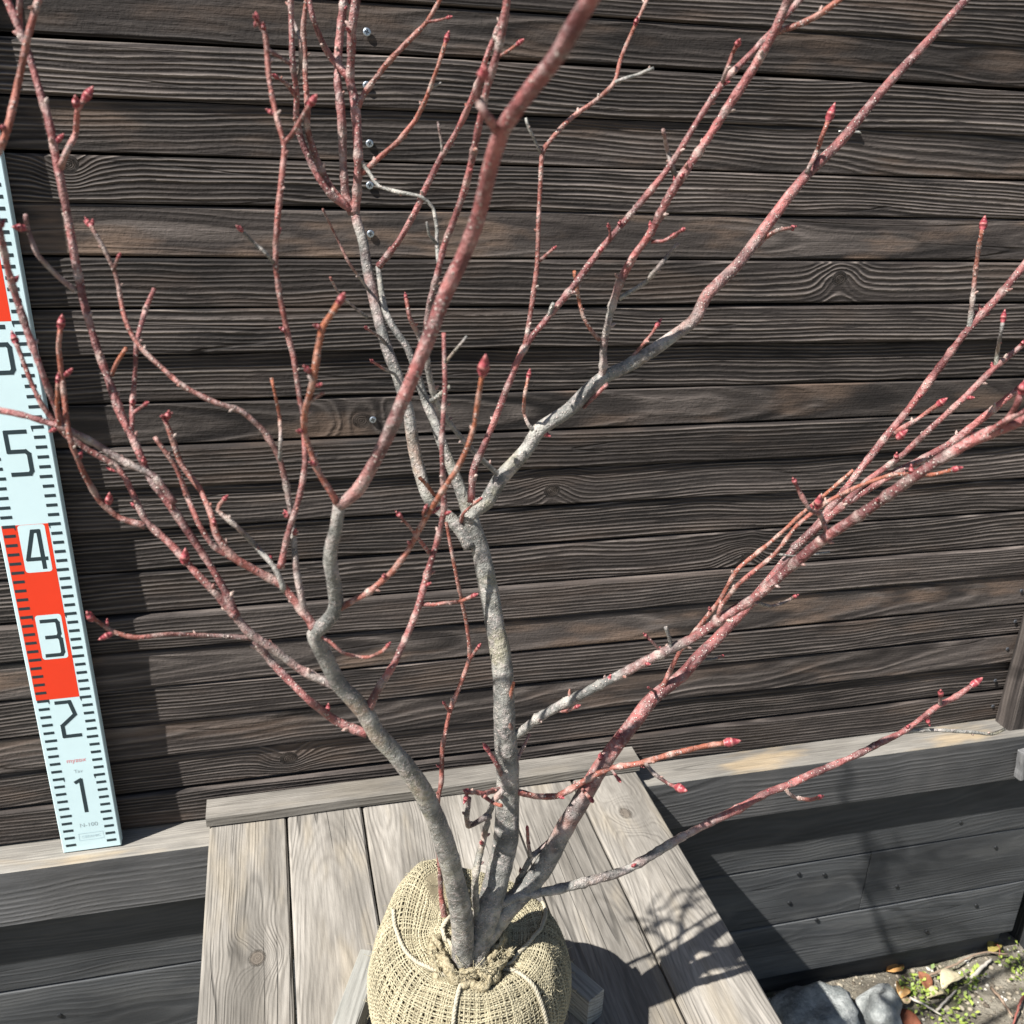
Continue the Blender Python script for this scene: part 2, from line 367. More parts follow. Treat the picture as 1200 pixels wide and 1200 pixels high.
for i in range(1, 105):
    z = i * .01 - .0012; five = i % 5 == 0
    for (a, b, e) in ((.0042, .0150, 1), (.0477, .0580, -1)):
        if five: a, b = (a, b + .0012) if e > 0 else (a - .0012, b)
        V, F = plate(a, b, z - .0016, z + .0016, .00016); mb.add(V, F)
        if i % 10 == 0:
            q = b if e > 0 else a
            mb.add([(q - .0016 * (e > 0), -.00019, z - .0008), (q + .0016 * (e < 0), -.00019, z - .0008), (q + .0016 * (e < 0) - .0004, -.00019, z - .0042), (q - .0016 * (e > 0) + .0008, -.00019, z - .0042)], [(0, 3, 2, 1)])
tag(mb.build('tick_marks', M_sblack, staff), kind='stuff')
DIG = {1: [[(.25, .93), (.55, 1), (.55, 0)]], 2: [[(.0, 1), (.72, 1), (.9, .62), (.12, .32), (.12, 0), (1, 0)]],
       3: [[(.05, 1), (.9, 1), (.98, .93), (.98, .62), (.88, .53), (.2, .53)], [(.88, .53), (1, .45), (1, .08), (.9, 0), (.02, 0)]],
       4: [[(.85, 0), (.85, 1), (.5, 1), (.0, .25), (1.05, .25)]], 5: [[(1, 1), (.05, 1), (.05, .54), (.85, .54), (1, .47), (1, .07), (.9, 0), (.05, 0)]],
       6: [[(.9, 1), (.12, 1), (.02, .93), (.02, .07), (.1, 0), (.9, 0), (1, .07), (1, .55), (.9, .62), (.05, .62)]],
       7: [[(.0, .8), (.0, 1), (1, 1), (.45, 0)]], 8: [[(.05, 0), (.95, 0), (.95, 1), (.05, 1), (.05, 0)], [(.05, .5), (.95, .5)]],
       9: [[(.1, 0), (1, 0), (1, 1), (.05, 1), (.05, .45), (.95, .45)]]}
def stroke(pts, wd, d, mb):
    for k in range(len(pts) - 1):
        (ax, az), (bx, bz) = pts[k], pts[k + 1]
        L = math.hypot(bx - ax, bz - az); ux, uz = (bx - ax) / L, (bz - az) / L; e = wd * .35; h = wd / 2
        ax, az, bx, bz = ax - ux * e, az - uz * e, bx + ux * e, bz + uz * e; dd = d + .000012 * k
        mb.add([(ax + uz * h, -dd, az - ux * h), (bx + uz * h, -dd, bz - ux * h), (bx - uz * h, -dd, bz + ux * h), (ax - uz * h, -dd, az + ux * h)], [(0, 1, 2, 3)])
for d in DIG:
    mb = MB(); W_, H_ = (.0165, .0400) if d in (3, 4, 7, 8) else (.0185, .0425)
    x0 = .0222; z0 = d * .1 - .0475
    for pl in DIG[d]: stroke([(x0 + a * W_, z0 + b * H_) for a, b in pl], .0041, .00014, mb)
    mb.build('digit', M_sblack, staff)
def text(body, size, x, z, mat, name):
    cu = bpy.data.curves.new('t', 'FONT'); cu.body = body; cu.size = size; cu.align_x = 'CENTER'
    to = bpy.data.objects.new('t', cu); COL.objects.link(to)
    dg = bpy.context.evaluated_depsgraph_get(); me = bpy.data.meshes.new_from_object(to.evaluated_get(dg))
    bpy.data.objects.remove(to); me.materials.clear(); me.materials.append(mat)
    t = bpy.data.objects.new(name, me); link(t, staff); t.rotation_euler = (math.radians(90), 0, 0); t.location = (x, -.00015, z)
text('myzox', .0075, .0315, .1185, M_logo, 'logo_print')
text('Tav', .0060, .0315, .1045, M_small, 'small_print')
text('N-100', .0075, .0320, .0315, M_small, 'model_print')
text('CERAMIC', .0048, .0325, .0165, M_pale, 'maker_print')
mb = MB(); stroke([(.0195, .0135), (.0455, .0135), (.0455, .0228), (.0195, .0228), (.0195, .0135)], .0004, .00014, mb); mb.build('print_frame', M_pale, staff)

# ------------------------------------------------------------------ wood blocks under the root ball
def block(a, b, wd, z0, z1, label):
    a, b = Vector(a), Vector(b); L = (b - a).length; ang = math.atan2(b.y - a.y, b.x - a.x)
    nrm = Vector((-(b - a).y, (b - a).x)) / L
    c = (a + b) / 2 + nrm * wd / 2
    o = board('wood_block', L, z1 - z0, abs(wd), M_batten, None, (c.x, c.y, (z0 + z1) / 2), rot=(0, 0, ang), ch=.0012, jit=.0002, props=dict(z0=.06, ridge=.9, bare=.3, tone=1.05), seg=3)
    tag(o, label, 'wood block', 'wood blocks under the root ball')
block((.3455, -.284), (.285, -.428), .022, PZ + .0012, .054, 'pale grey wood block angled out beside the taller bulge of the burlap root ball')
block((.559, -.376), (.500, -.270), .021, PZ + .0012, .054, 'grey wood block with visible end grain jutting into the root ball shadow')

# ------------------------------------------------------------------ the shrub: root ball in burlap
BC = np.array([.428, -.400, .118])
shrub = empty('bare_shrub', (BC[0], BC[1], .047)); tag(shrub, 'leafless red-twigged shrub with grey stems and a burlap-wrapped root ball', 'shrub')
SO = np.array(shrub.location)
PR = np.array([(.0135, .028), (.0155, .050), (.0190, .0655), (.0245, .068), (.0300, .062), (.0385, .0565), (.056, .058), (.069, .050), (.080, .033), (.0865, .010), (.0865, -.012), (.080, -.034), (.066, -.055), (.045, -.067), (.012, -.071)])
dl = np.r_[0, np.cumsum(np.hypot(*np.diff(PR, axis=0).T))]; PLEN = dl[-1]
def smooth_interp(v):
    s = v * PLEN
    r = np.interp(s, dl, PR[:, 0]); z = np.interp(s, dl, PR[:, 1])
    e = .006
    r = (r + np.interp(s - e, dl, PR[:, 0]) + np.interp(s + e, dl, PR[:, 0])) / 3; z = (z + np.interp(s - e, dl, PR[:, 1]) + np.interp(s + e, dl, PR[:, 1])) / 3
    return r, z
def sack(th, v, inset=0.0):
    th, v = np.broadcast_arrays(th, v)
    r, z = smooth_interp(v); s = v * PLEN
    top = np.clip((.10 - s) / .08, 0, 1); top = top * top * (3 - 2 * top)
    fold = np.clip(1 - s / .075, 0, 1)
    r = r * (1 + .19 * fold * np.sin(6 * th + 1 + 1.3 * np.sin(2 * th)) + .10 * fold * np.sin(11 * th + 2 * np.sin(th)) + .05 * fold * np.sin(23 * th)) * (1 + .035 * np.sin(2 * th + .6) + .02 * np.sin(3 * th + 2 + 8 * v))
    dth = np.angle(np.exp(1j * (th - 2.25)))
    ring = np.exp(-((s - .085) / .036) ** 2)
    z = z + .040 * np.exp(-(dth / .75) ** 2) * ring - .012 * np.exp(-(np.angle(np.exp(1j * (th + 1.3))) / .6) ** 2) * np.exp(-((s - .05) / .03) ** 2)
    z = z + .0105 * fold * np.sin(4 * th + 2 + np.sin(3 * th)) + .003 * fold * np.sin(14 * th) + .0014 * np.sin(11 * th + 30 * v) * np.sin(17 * v + 3 * th)
    r = r - inset
    return np.stack([BC[0] + (r * .97) * np.cos(th) - .004 * top, BC[1] + r * .97 * np.sin(th) - .011 * top, BC[2] + z - inset * .5], -1)
def sack_n(th, v):
    e = 1e-3
    a = sack(th + e, v) - sack(th - e, v); b = sack(th, v + e) - sack(th, v - e)
    n = np.cross(b, a); n /= np.linalg.norm(n, axis=-1, keepdims=True) + 1e-12
    return n
NU, NV = 236, 132
mbur = bpy.data.materials.new('burlap_thread'); g = NG(mbur); o = g.obj()
tint = g.attr('tint', False, 2)
c = g.mix(tint, (.22, .190, .120), (.47, .425, .295))
c = g.mul(c, g.m('MULTIPLY_ADD', g.noise(o, 40, 4, .6), .7, .65))
g.out(c, .9, .15); g.bump(g.noise(o, 900, 2), .0006)
msk = plain('burlap_lining', (.24, .205, .135), .95, .1, var=.3, scale=50)
# lining
tg = np.linspace(0, 2 * np.pi, 73)[:-1]; vg = np.linspace(0, 1, 44)
P = sack(tg[None, :], vg[:, None], .0024).reshape(-1, 3); n = 72
F = [(j * n + i, j * n + (i + 1) % n, (j + 1) * n + (i + 1) % n, (j + 1) * n + i) for j in range(43) for i in range(n)]
F.append(tuple(range(43 * n, 44 * n)))
ball = mesh_obj('root_ball', P - SO, F, msk, shrub, smooth=True)
ball['label'] = 'round root ball wrapped in tan burlap'
def ribbons(P, N, W, T, closed):
    """P (threads, samples, 3), N normals, W half widths -> flat tubes of four sides"""
    nt_, ns = P.shape[:2]
    tan = np.roll(P, -1, 1) - np.roll(P, 1, 1)
    if not closed: tan[:, 0] = P[:, 1] - P[:, 0]; tan[:, -1] = P[:, -1] - P[:, -2]
    tan /= np.linalg.norm(tan, axis=-1, keepdims=True) + 1e-12
    S = np.cross(tan, N); S /= np.linalg.norm(S, axis=-1, keepdims=True) + 1e-12
    C = np.stack([P + S * W[..., None], P + N * T, P - S * W[..., None], P - N * T], 2)   # t, s, 4, 3
    idx = np.arange(nt_ * ns * 4).reshape(nt_, ns, 4)
    a = idx if closed else idx[:, :-1]; b = np.roll(idx, -1, 1) if closed else idx[:, 1:]
    F = np.stack([a, np.roll(a, -1, 2), np.roll(b, -1, 2), b], -1).reshape(-1, 4)
    return C.reshape(-1, 3), F, 4 * ns
wth = np.arange(NU) / NU * 2 * np.pi; wv = np.linspace(.0, .93, NV)
amp = .00042
def threads():
    TH = wth[:, None] + .012 * nrg.standard_normal((NU, 1)) * .6; sv = np.linspace(0, .93, 2 * NV - 1)
    th = TH + .006 * np.cumsum(nrg.standard_normal((NU, 2 * NV - 1)), 1) * .25; vv = np.broadcast_to(sv, th.shape)
    P = sack(th, vv); N = sack_n(th, vv)
    k = np.arange(2 * NV - 1)[None, :] / 2 + np.arange(NU)[:, None]
    P = P + N * (amp * np.cos(np.pi * k))[..., None]
    circ = np.hypot(P[..., 0] - BC[0], P[..., 1] - BC[1]) * 2 * np.pi / NU
    W = np.clip(circ * .36, .0002, .0011) * (1 + .25 * nrg.standard_normal((NU, 1)).clip(-1, 1))
    a = ribbons(P, N, W, .00042, False)
    VV = wv[:, None] + .0010 * nrg.standard_normal((NV, 1)); st = np.arange(2 * NU) / (2 * NU) * 2 * np.pi
    v2 = VV + .0016 * np.sin(3 * st[None, :] + nrg.uniform(0, 6, (NV, 1))); t2 = np.broadcast_to(st, v2.shape)
    P = sack(t2, v2); N = sack_n(t2, v2)
    k = np.arange(2 * NU)[None, :] / 2 + np.arange(NV)[:, None] + 1
    P = P + N * (amp * np.cos(np.pi * k))[..., None]
    W = np.full(P.shape[:2], PLEN * .93 / NV * .36) * (1 + .25 * nrg.standard_normal((NV, 1)).clip(-1, 1))
    b = ribbons(P, N, W, .00042, True)
    return a, b
A_, B_ = threads()
V = np.vstack([A_[0], B_[0]]) - SO; F = np.vstack([A_[1], B_[1] + len(A_[0])])
def fast_mesh(name, V, F, mat, parent, tint=None, smooth=True):
    me = bpy.data.meshes.new(name); me.vertices.add(len(V)); me.vertices.foreach_set('co', np.ascontiguousarray(V, dtype=np.float32).ravel())
    k = F.shape[1]; me.loops.add(F.size); me.loops.foreach_set('vertex_index', np.ascontiguousarray(F, dtype=np.int32).ravel())
    me.polygons.add(len(F)); me.polygons.foreach_set('loop_start', np.arange(0, F.size, k, dtype=np.int32))
    me.update(calc_edges=True); me.materials.append(mat)
    if smooth: me.polygons.foreach_set('use_smooth', np.ones(len(F), bool))
    if tint is not None:
        at = me.attributes.new('tint', 'FLOAT', 'POINT'); at.data.foreach_set('value', tint.astype(np.float32))
    me.validate(); o = bpy.data.objects.new(name, me); return link(o, parent)
tint = np.concatenate([np.repeat(nrg.uniform(.25, 1, NU), A_[2]), np.repeat(nrg.uniform(.25, 1, NV), B_[2])])
tag(fast_mesh('burlap_weave', V, F, mbur, ball, tint, True), kind='stuff')
# loose fibres
nf = 1500; th = nrg.uniform(0, 2 * np.pi, nf); v = np.where(nrg.random(nf) < .4, nrg.uniform(.03, .13, nf), nrg.beta(1.2, 1.6, nf) * .9)
P0 = sack(th, v); N0 = sack_n(th, v); D = N0 * nrg.uniform(.2, 1, (nf, 1)) + nrg.standard_normal((nf, 3)) * .6; D /= np.linalg.norm(D, axis=1, keepdims=True)
L = nrg.uniform(.002, .008, nf)[:, None]; sag = nrg.standard_normal((nf, 3)) * .0012
P = np.stack([P0, P0 + D * L * .5 + sag, P0 + D * L], 1); N = np.repeat(np.cross(D, np.array([.3, .5, .8]))[:, None], 3, 1); N /= np.linalg.norm(N, axis=-1, keepdims=True)
V, F, _ = ribbons(P, N, np.full((nf, 3), .00012), .00012, False)
tag(fast_mesh('burlap_fibres', V - SO, F, mbur, ball, np.full(len(V), .9)), kind='stuff')

def collar():
    c0 = (at_y(542, 1114, -.428) + at_y(557, 1122, -.425)) / 2
    return c0
def tube_vf(P, R, sides=8, cap=True):
    P = np.asarray(P, float); R = np.asarray(R, float); n = len(P)
    T = np.gradient(P, axis=0); T /= np.linalg.norm(T, axis=1, keepdims=True) + 1e-12
    u = np.cross(T[0], (0.31, .2, .93)); 
    if np.linalg.norm(u) < 1e-3: u = np.cross(T[0], (1, 0, 0))
    U = []
    for i in range(n):
        u = u - T[i] * (u @ T[i]); u = u / (np.linalg.norm(u) + 1e-12); U.append(u)
    U = np.array(U); W = np.cross(T, U)
    a = np.arange(sides) / sides * 2 * np.pi
    V = P[:, None] + R[:, None, None] * (np.cos(a)[None, :, None] * U[:, None] + np.sin(a)[None, :, None] * W[:, None])
    V = V.reshape(-1, 3)
    F = [(i * sides + j, i * sides + (j + 1) % sides, (i + 1) * sides + (j + 1) % sides, (i + 1) * sides + j) for i in range(n - 1) for j in range(sides)]
    if cap: F += [tuple(range(sides))[::-1], tuple((n - 1) * sides + j for j in range(sides))]
    return V, F, T, U
def catmull(P, step, tau=.5):
    P = np.asarray(P, float)
    Q = np.vstack([2 * P[0] - P[1], P, 2 * P[-1] - P[-2]]); out = []
    for i in range(1, len(Q) - 2):
        L = np.linalg.norm(Q[i + 1, :3] - Q[i, :3]); k = max(2, int(L / step))
        for t in np.arange(k) / k:
            a, b, c_, d = Q[i - 1], Q[i], Q[i + 1], Q[i + 2]
            m0, m1 = tau * (c_ - a), tau * (d - b)
            out.append((2 * t ** 3 - 3 * t * t + 1) * b + (t ** 3 - 2 * t * t + t) * m0 + (3 * t * t - 2 * t ** 3) * c_ + (t ** 3 - t * t) * m1)
    out.append(Q[-2]); return np.array(out)
mcol = bpy.data.materials.new('gathered_burlap'); g = NG(mcol); o = g.obj()
n_ = g.noise(o, 420, 4, .7); g.out(g.mix(g.step(n_, .35, .65), (.24, .20, .12), (.46, .40, .27)), .95, .1); g.bump(g.m('ADD', n_, g.m('MULTIPLY', g.noise(o, 160, 3, .6), 1.5)), .002)
mtw = plain('jute_twine', (.40, .365, .28), .9, .1, var=.3, scale=300)
def twine(path, rad=.0017, closed=False):
    P = catmull(path, .0015); d = np.r_[0, np.cumsum(np.linalg.norm(np.diff(P, axis=0), axis=1))]
    T = np.gradient(P, axis=0); T /= np.linalg.norm(T, axis=1, keepdims=True)
    u = np.cross(T, np.array([.2, .3, .9])); u /= np.linalg.norm(u, axis=1, keepdims=True); w_ = np.cross(T, u)
    mb = MB()
    for ph in (0, 2.09, 4.19):
        a = d / .0075 * 2 * np.pi + ph
        Q = P + (np.cos(a)[:, None] * u + np.sin(a)[:, None] * w_) * rad * .55
        V, F, *_ = tube_vf(Q, np.full(len(Q), rad * .62), 5); mb.add(V - SO, F)
    mb.build('twine', mtw, ball, smooth=True)
def on_sack(th, v, lift=.0022): return sack(np.array(th), np.array(v)) + sack_n(np.array(th), np.array(v)) * lift
c0 = collar(); mb = MB()
for lay, (rx_, ry_, dz_, rad_) in enumerate(((.0255, .0225, .000, .0034), (.0240, .0205, .0045, .0024), (.0290, .0260, -.0035, .0034))):
    tt = np.linspace(0, 2 * np.pi, 121)[:-1]; wob = .0022 * np.sin(5 * tt + lay) + .0016 * np.sin(11 * tt + 2 * lay) + .0008 * np.sin(23 * tt)
    P = np.stack([c0[0] + (rx_ + wob) * np.cos(tt), c0[1] + .002 + (ry_ + wob) * np.sin(tt), c0[2] + dz_ - .001 + .004 * np.sin(2 * tt + .8 + lay) + .0025 * np.sin(7 * tt + lay) + .004 * (np.sin(tt) > 0) * np.sin(tt)], 1)
    rad = rad_ * (1 + .20 * np.sin(5 * tt + lay * 2) + .10 * np.sin(13 * tt + 1) + .05 * nrg.standard_normal(120))
    V, F, *_ = tube_vf(np.vstack([P, P[:2]]), np.r_[rad, rad[:2]], 9, False); mb.add(V + nrg.standard_normal(V.shape) * .00035 - SO, F)
co = mb.build('burlap_collar', mcol, ball, smooth=True)
nf = 260; tt = nrg.uniform(0, 2 * np.pi, nf)
P0 = np.stack([c0[0] + .0275 * np.cos(tt), c0[1] + .003 + .024 * np.sin(tt), np.full(nf, c0[2] + .003)], 1) + nrg.standard_normal((nf, 3)) * .0025
D = np.stack([-np.sin(tt), np.cos(tt), 0 * tt], 1) * nrg.choice([-1, 1], (nf, 1)) + nrg.standard_normal((nf, 3)) * .55 + np.array([0, 0, .25]); D /= np.linalg.norm(D, axis=1, keepdims=True)
L = nrg.uniform(.004, .012, nf)[:, None]; sag = nrg.standard_normal((nf, 3)) * .0012
P = np.stack([P0, P0 + D * L * .5 + sag, P0 + D * L], 1); N = np.repeat(np.cross(D, np.array([.3, .5, .8]))[:, None], 3, 1); N /= np.linalg.norm(N, axis=-1, keepdims=True)
V, F, _ = ribbons(P, N, np.full((nf, 3), .00026), .0002, False)
tag(fast_mesh('collar_fibres', V - SO, F, mbur, ball, nrg.uniform(.3, 1, nf).repeat(12)), kind='stuff')
twine([on_sack(t, .150 + .012 * math.sin(2 * t + 1)) for t in np.linspace(0, 2 * np.pi, 40)])
for th0, dv, s0 in ((-1.95, -.06, .15), (-1.02, .12, .15), (1.6, 0, .15)):
    twine([on_sack(th0 + dv * t, s0 + (.93 - s0) * t) for t in np.linspace(0, 1, 26)])
twine([on_sack(-1.95 - 1.5 * t, .235 + .10 * t) for t in np.linspace(0, 1, 18)])
twine([on_sack(-1.02 + 1.4 * t, .20 + .17 * t) for t in np.linspace(0, 1, 18)])

# ------------------------------------------------------------------ the shrub: stems, branches, buds
mbk = bpy.data.materials.new('bark'); g = NG(mbk); o = g.obj()
ba = g.n.new('ShaderNodeAttribute'); ba.attribute_name = 'bark'
sp = g.n.new('ShaderNodeSeparateColor'); g.l.new(ba.outputs[0], sp.inputs[0]); red, org, pale = sp.outputs[0], sp.outputs[1], sp.outputs[2]
n1 = g.noise(o, 45, 4, .6); n2 = g.noise(o, 240, 4, .65); n3 = g.noise(o, 22, 4, .65)
grey = g.mix(g.step(n1, .35, .65), (.120, .122, .114), (.345, .335, .300))
grey = g.mix(g.m('MULTIPLY', g.step(n3, .5, .68), .55), grey, (.30, .27, .16))
redc = g.mix(g.step(n1, .35, .68), (.115, .038, .038), (.345, .118, .108))
redc = g.mix(org, redc, (.33, .105, .050))
rf = g.m('ADD', red, g.m('MULTIPLY', g.m('SUBTRACT', n3, .5), 1.4), clamp=True)
c = g.mix(g.step(rf, .25, .75), grey, redc)
skin = g.m('MULTIPLY', g.step(n2, .44, .66), g.step(g.noise(o, 75, 3, .6), .36, .60))            # flaking pale film on the bark
c = g.mix(g.m('MULTIPLY', skin, g.m('MULTIPLY_ADD', g.step(rf, .3, .8), -.12, .50)), c, (.56, .47, .44))
vo = g.voro(o, 380.0)
lent = g.m('MULTIPLY', g.step(vo, .30, .16), g.step(g.noise(o, 70, 2), .40, .50))
c = g.mix(g.m('MULTIPLY', lent, .8), c, (.72, .62, .55))
dk = g.step(g.noise(o, 150, 4, .7), .56, .70)
c = g.mix(g.m('MULTIPLY', dk, .6), c, (.055, .047, .043))
mott = g.m('MULTIPLY', g.step(g.noise(o, 95, 5, .72), .50, .62), g.m('SUBTRACT', 1.0, g.step(rf, .2, .6)))
c = g.mix(g.m('MULTIPLY', mott, .55), c, (.085, .085, .078))
c = g.mix(pale, c, (.62, .57, .50))
g.out(c, .52, .4)
g.bump(g.m('ADD', g.m('MULTIPLY', n2, .8), g.m('ADD', g.m('MULTIPLY', lent, .6), g.m('MULTIPLY', g.noise(o, 95, 5, .72), -1.2))), .0024)
mbud = bpy.data.materials.new('bud_scales'); g = NG(mbud); o = g.obj()
x, y, z = g.sep(o)
c = g.mix(g.step(g.noise(o, 260, 3), .35, .65), (.20, .028, .038), (.40, .095, .105))
c = g.mix(g.m('MULTIPLY', g.step(g.m('SINE', g.m('MULTIPLY', z, 1500.0)), .4, 1.0), .35), c, (.70, .35, .30))
g.out(c, .4, .4); g.bump(g.m('SINE', g.m('MULTIPLY', z, 1500.0)), .0004)

def bud_mesh():
    prof = [(.30, 0), (.62, .10), (.95, .28), (1.0, .42), (.82, .62), (.50, .80), (.20, .94), (.02, 1.0)]; V = []; F = []; n = 8
    for j, (r, h) in enumerate(prof):
        for i in range(n):
            a = 2 * math.pi * i / n + .2 * j; rr = r * .0023 * (1 + (.10 if i % 2 else -.06)); V.append((rr * math.cos(a), rr * math.sin(a), h * .0105))
    for j in range(len(prof) - 1):
        for i in range(n): F.append((j * n + i, j * n + (i + 1) % n, (j + 1) * n + (i + 1) % n, (j + 1) * n + i))
    F.append(tuple(range(n))[::-1]); F.append(tuple((len(prof) - 1) * n + i for i in range(n)))
    me = bpy.data.meshes.new('bud'); me.from_pydata(V, [], F); me.materials.append(mbud); me.polygons.foreach_set('use_smooth', [True] * len(F)); return me
BUD = bud_mesh()
def bud(parent, p, d, s=1.0):
    b = bpy.data.objects.new('bud', BUD); link(b, parent)
    b.location = Vector(p - SO); b.rotation_euler = Vector(d).to_track_quat('Z', 'Y').to_euler(); b.scale = (s, s, s * rng.uniform(.85, 1.2))
NB = 0
REG = []                                   # every limb built so far: object, its parent, traced line, points in space
def pix(P):
    q = (np.asarray(P) - CAM) @ R3; return np.c_[600 + FPX * q[:, 0] / -q[:, 2], 600 - FPX * q[:, 1] / -q[:, 2]]
def joint_y(xy, y, host=None, far=16.0):
    """distance from the wall of the limb that a new one springs from, so that it really grows out of it"""
    best = None
    for (o, par, Q, P) in REG:
        if host is not None and o is not host and par is not host: continue
        e = np.hypot(Q[:, 0] - xy[0], Q[:, 1] - xy[1]); i = int(e.argmin())
        if e[i] > far or abs(P[i, 1] - y) > .08: continue
        c_ = e[i] + abs(P[i, 1] - y) * 150
        if best is None or c_ < best[0]: best = (c_, P[i, 1])
    return y if best is None else float(best[1])
def limb(name, parent, y0, y1, w0, w1, pts, red0=1.0, red1=1.0, org=0.0, tip='', sides=8, bs=1.0, knob=True, flare=1.25, ymid=None):
    """pts: traced control points; y0..y1 the limb's own distance from the wall along its length"""
    global NB; NB += 1
    q = np.array(pts, float).reshape(-1, 2)
    ny = joint_y(q[0], y0, None if parent is shrub else parent)
    if parent is not shrub: y1 += ny - y0
    y0 = ny
    s = np.r_[0, np.cumsum(np.hypot(*np.diff(q, axis=0).T))]; s = s / s[-1]
    yy = y0 + (y1 - y0) * s if ymid is None else np.interp(s, [0, .5, 1], [y0, ymid, y1])
    if len(q) > 3: yy = yy + .006 * np.sin(s * 9 + NB * 1.7) * np.sin(np.pi * s)
    P = np.array([at_y(a, b, y) for (a, b), y in zip(q, yy)])
    W = .88 * (w0 + (w1 - w0) * s) / 2 * np.array([depth_of(p) for p in P]) / FPX
    C = catmull(np.c_[P, W, s], .004 if w0 > 14 else .0035, .42 if w0 > 14 else .30)
    P, R, S = C[:, :3], np.maximum(C[:, 3], .0007), C[:, 4]
    d = np.r_[0, np.cumsum(np.linalg.norm(np.diff(P, axis=0), axis=1))]; L = d[-1]
    lr = np.random.default_rng(NB)
    P = P + np.cumsum(lr.standard_normal(P.shape), 0) * .00006 * np.minimum(1, np.minimum(S, 1 - S) * 8)[:, None]
    node = np.zeros(len(d)); x = lr.uniform(.01, .03)
    knots = []
    while x < L - .006:
        node += np.exp(-((d - x) / .0022) ** 2); knots.append(x); x += lr.uniform(.014, .034) * (1.6 if w0 > 14 else 1)
    big = w0 > 14
    R = R * (1 + (.05 if big else .22) * node * lr.uniform(.6, 1.2)) * (1 + (.02 if big else .05) * np.sin(d * 90 + NB) + (.012 if big else .075) * lr.standard_normal(len(d)).clip(-1.5, 1.5))
    R = R * (1 + (flare - 1) * np.exp(-d / max(.006, R[0] * 1.5)))
    V, F, T, U = tube_vf(P, R, sides)
    if sides > 9: V = V + (lr.standard_normal(V.shape) * R.mean() * .012)
    red = red0 + (red1 - red0) * S
    rr = np.repeat(red, sides); pl = np.repeat(np.clip(node, 0, 1) * (.55 if w0 < 14 else .15) * lr.uniform(.2, 1, len(d)), sides); og = np.repeat(np.clip(org * (.4 + S), 0, 1), sides)
    V = list(map(tuple, V - SO)); F = list(F); rr = list(rr); pl = list(pl); og = list(og)
    if knob and w0 < 14:
        for k, x in enumerate(knots):
            if lr.random() < .85:
                i = int(np.searchsorted(d, x)); i = min(i, len(d) - 1)
                a = lr.uniform(0, 6.28); Wd = np.cross(T[i], U[i]); dr = np.cos(a) * U[i] + np.sin(a) * Wd + T[i] * .7; dr /= np.linalg.norm(dr)
                h = R[i] * lr.uniform(.9, 1.7) + .0006; b = P[i] + dr * R[i] * .55 - SO; e = b + dr * h; rad = min(R[i] * .55, .0013)
                s1 = np.cross(dr, T[i]); s1 /= np.linalg.norm(s1) + 1e-9; s2 = np.cross(dr, s1); n0 = len(V)
                for (c_, r_) in ((b, rad), (b + dr * h * .6, rad * .95), (e, rad * .35)):
                    for j in range(5): an = j * 1.2566; V.append(tuple(c_ + r_ * (math.cos(an) * s1 + math.sin(an) * s2)))
                for m_ in range(2):
                    for j in range(5): F.append((n0 + m_ * 5 + j, n0 + m_ * 5 + (j + 1) % 5, n0 + m_ * 5 + 5 + (j + 1) % 5, n0 + m_ * 5 + 5 + j))
                F.append(tuple(n0 + 10 + j for j in range(5)))
                rr += [1.0] * 15; pl += [lr.uniform(0, .6)] * 15; og += [lr.uniform(0, .6)] * 15
    o = mesh_obj(name, V, F, mbk, parent, smooth=True)
    at = o.data.color_attributes.new('bark', 'FLOAT_COLOR', 'POINT')
    arr = np.ones((len(V), 4), np.float32); arr[:, 0] = rr; arr[:, 1] = og; arr[:, 2] = pl
    at.data.foreach_set('color', arr.ravel())
    REG.append((o, parent, pix(P), P))
    host = o if parent is shrub else parent
    if parent is shrub and w0 < 15:
        for k in range(int(lr.integers(1, 2 + int(L / .09)))):
            i = int(lr.integers(len(d) // 5, len(d) - 2)); a = lr.uniform(0, 6.28); dr = np.cos(a) * U[i] + np.sin(a) * np.cross(T[i], U[i]) + T[i] * .9
            bud(o, P[i] + dr / np.linalg.norm(dr) * R[i] * .6, dr, lr.uniform(.42, .72))
    if tip == 'b': bud(host, P[-1] - T[-1] * .0012, T[-1], bs * min(1.25, max(.62, R[-1] / .0016)))
    if tip == 'c':
        for k in range(3):
            dd = T[-1] + .8 * lr.standard_normal(3); bud(host, P[-1] - T[-1] * .001, dd, .5)
    return o
def buds(parent, y, *items):
    for (px, py, dx, dy, s) in items:
        yj = joint_y((px, py), y, parent, 22); p = at_y(px, py, yj); q = at_y(px + dx, py + dy, yj - .002); bud(parent, p, q - p, s)

# main stems
T1 = limb('stem', shrub, -.428, -.515, 31, 17, [545,1134, 543,1112, 542,1085, 537,1050, 520,985, 497,930, 470,890, 441,858, 430,838, 413,817, 397,800, 383,773, 373,753, 368,741, 377,731, 388,719, 393,705, 390,677, 386,655, 387,640, 393,618, 398,590], 0, .4, sides=14, flare=1.15)
T1['label'] = 'grey stem with a sharp kink'
T1b = limb('branch', shrub, -.515, -.665, 17, 25, [397,592, 417,577, 433,553, 458,505, 482,450, 508,388, 522,350, 545,300, 563,250, 575,200, 587,160, 603,133, 628,100, 653,67, 673,33, 692,0, 720,-50], .52, 1.15, sides=12, flare=1.0, ymid=-.575)
T2 = limb('stem', shrub, -.425, -.375, 37, 23, [558,1140, 558,1120, 562,1095, 574,1060, 585,1020, 593,985, 595,940, 595,900, 592,860, 590,800, 586,765, 580,733, 571,680, 562,640, 550,604], 0, .0, sides=14, flare=1.1)
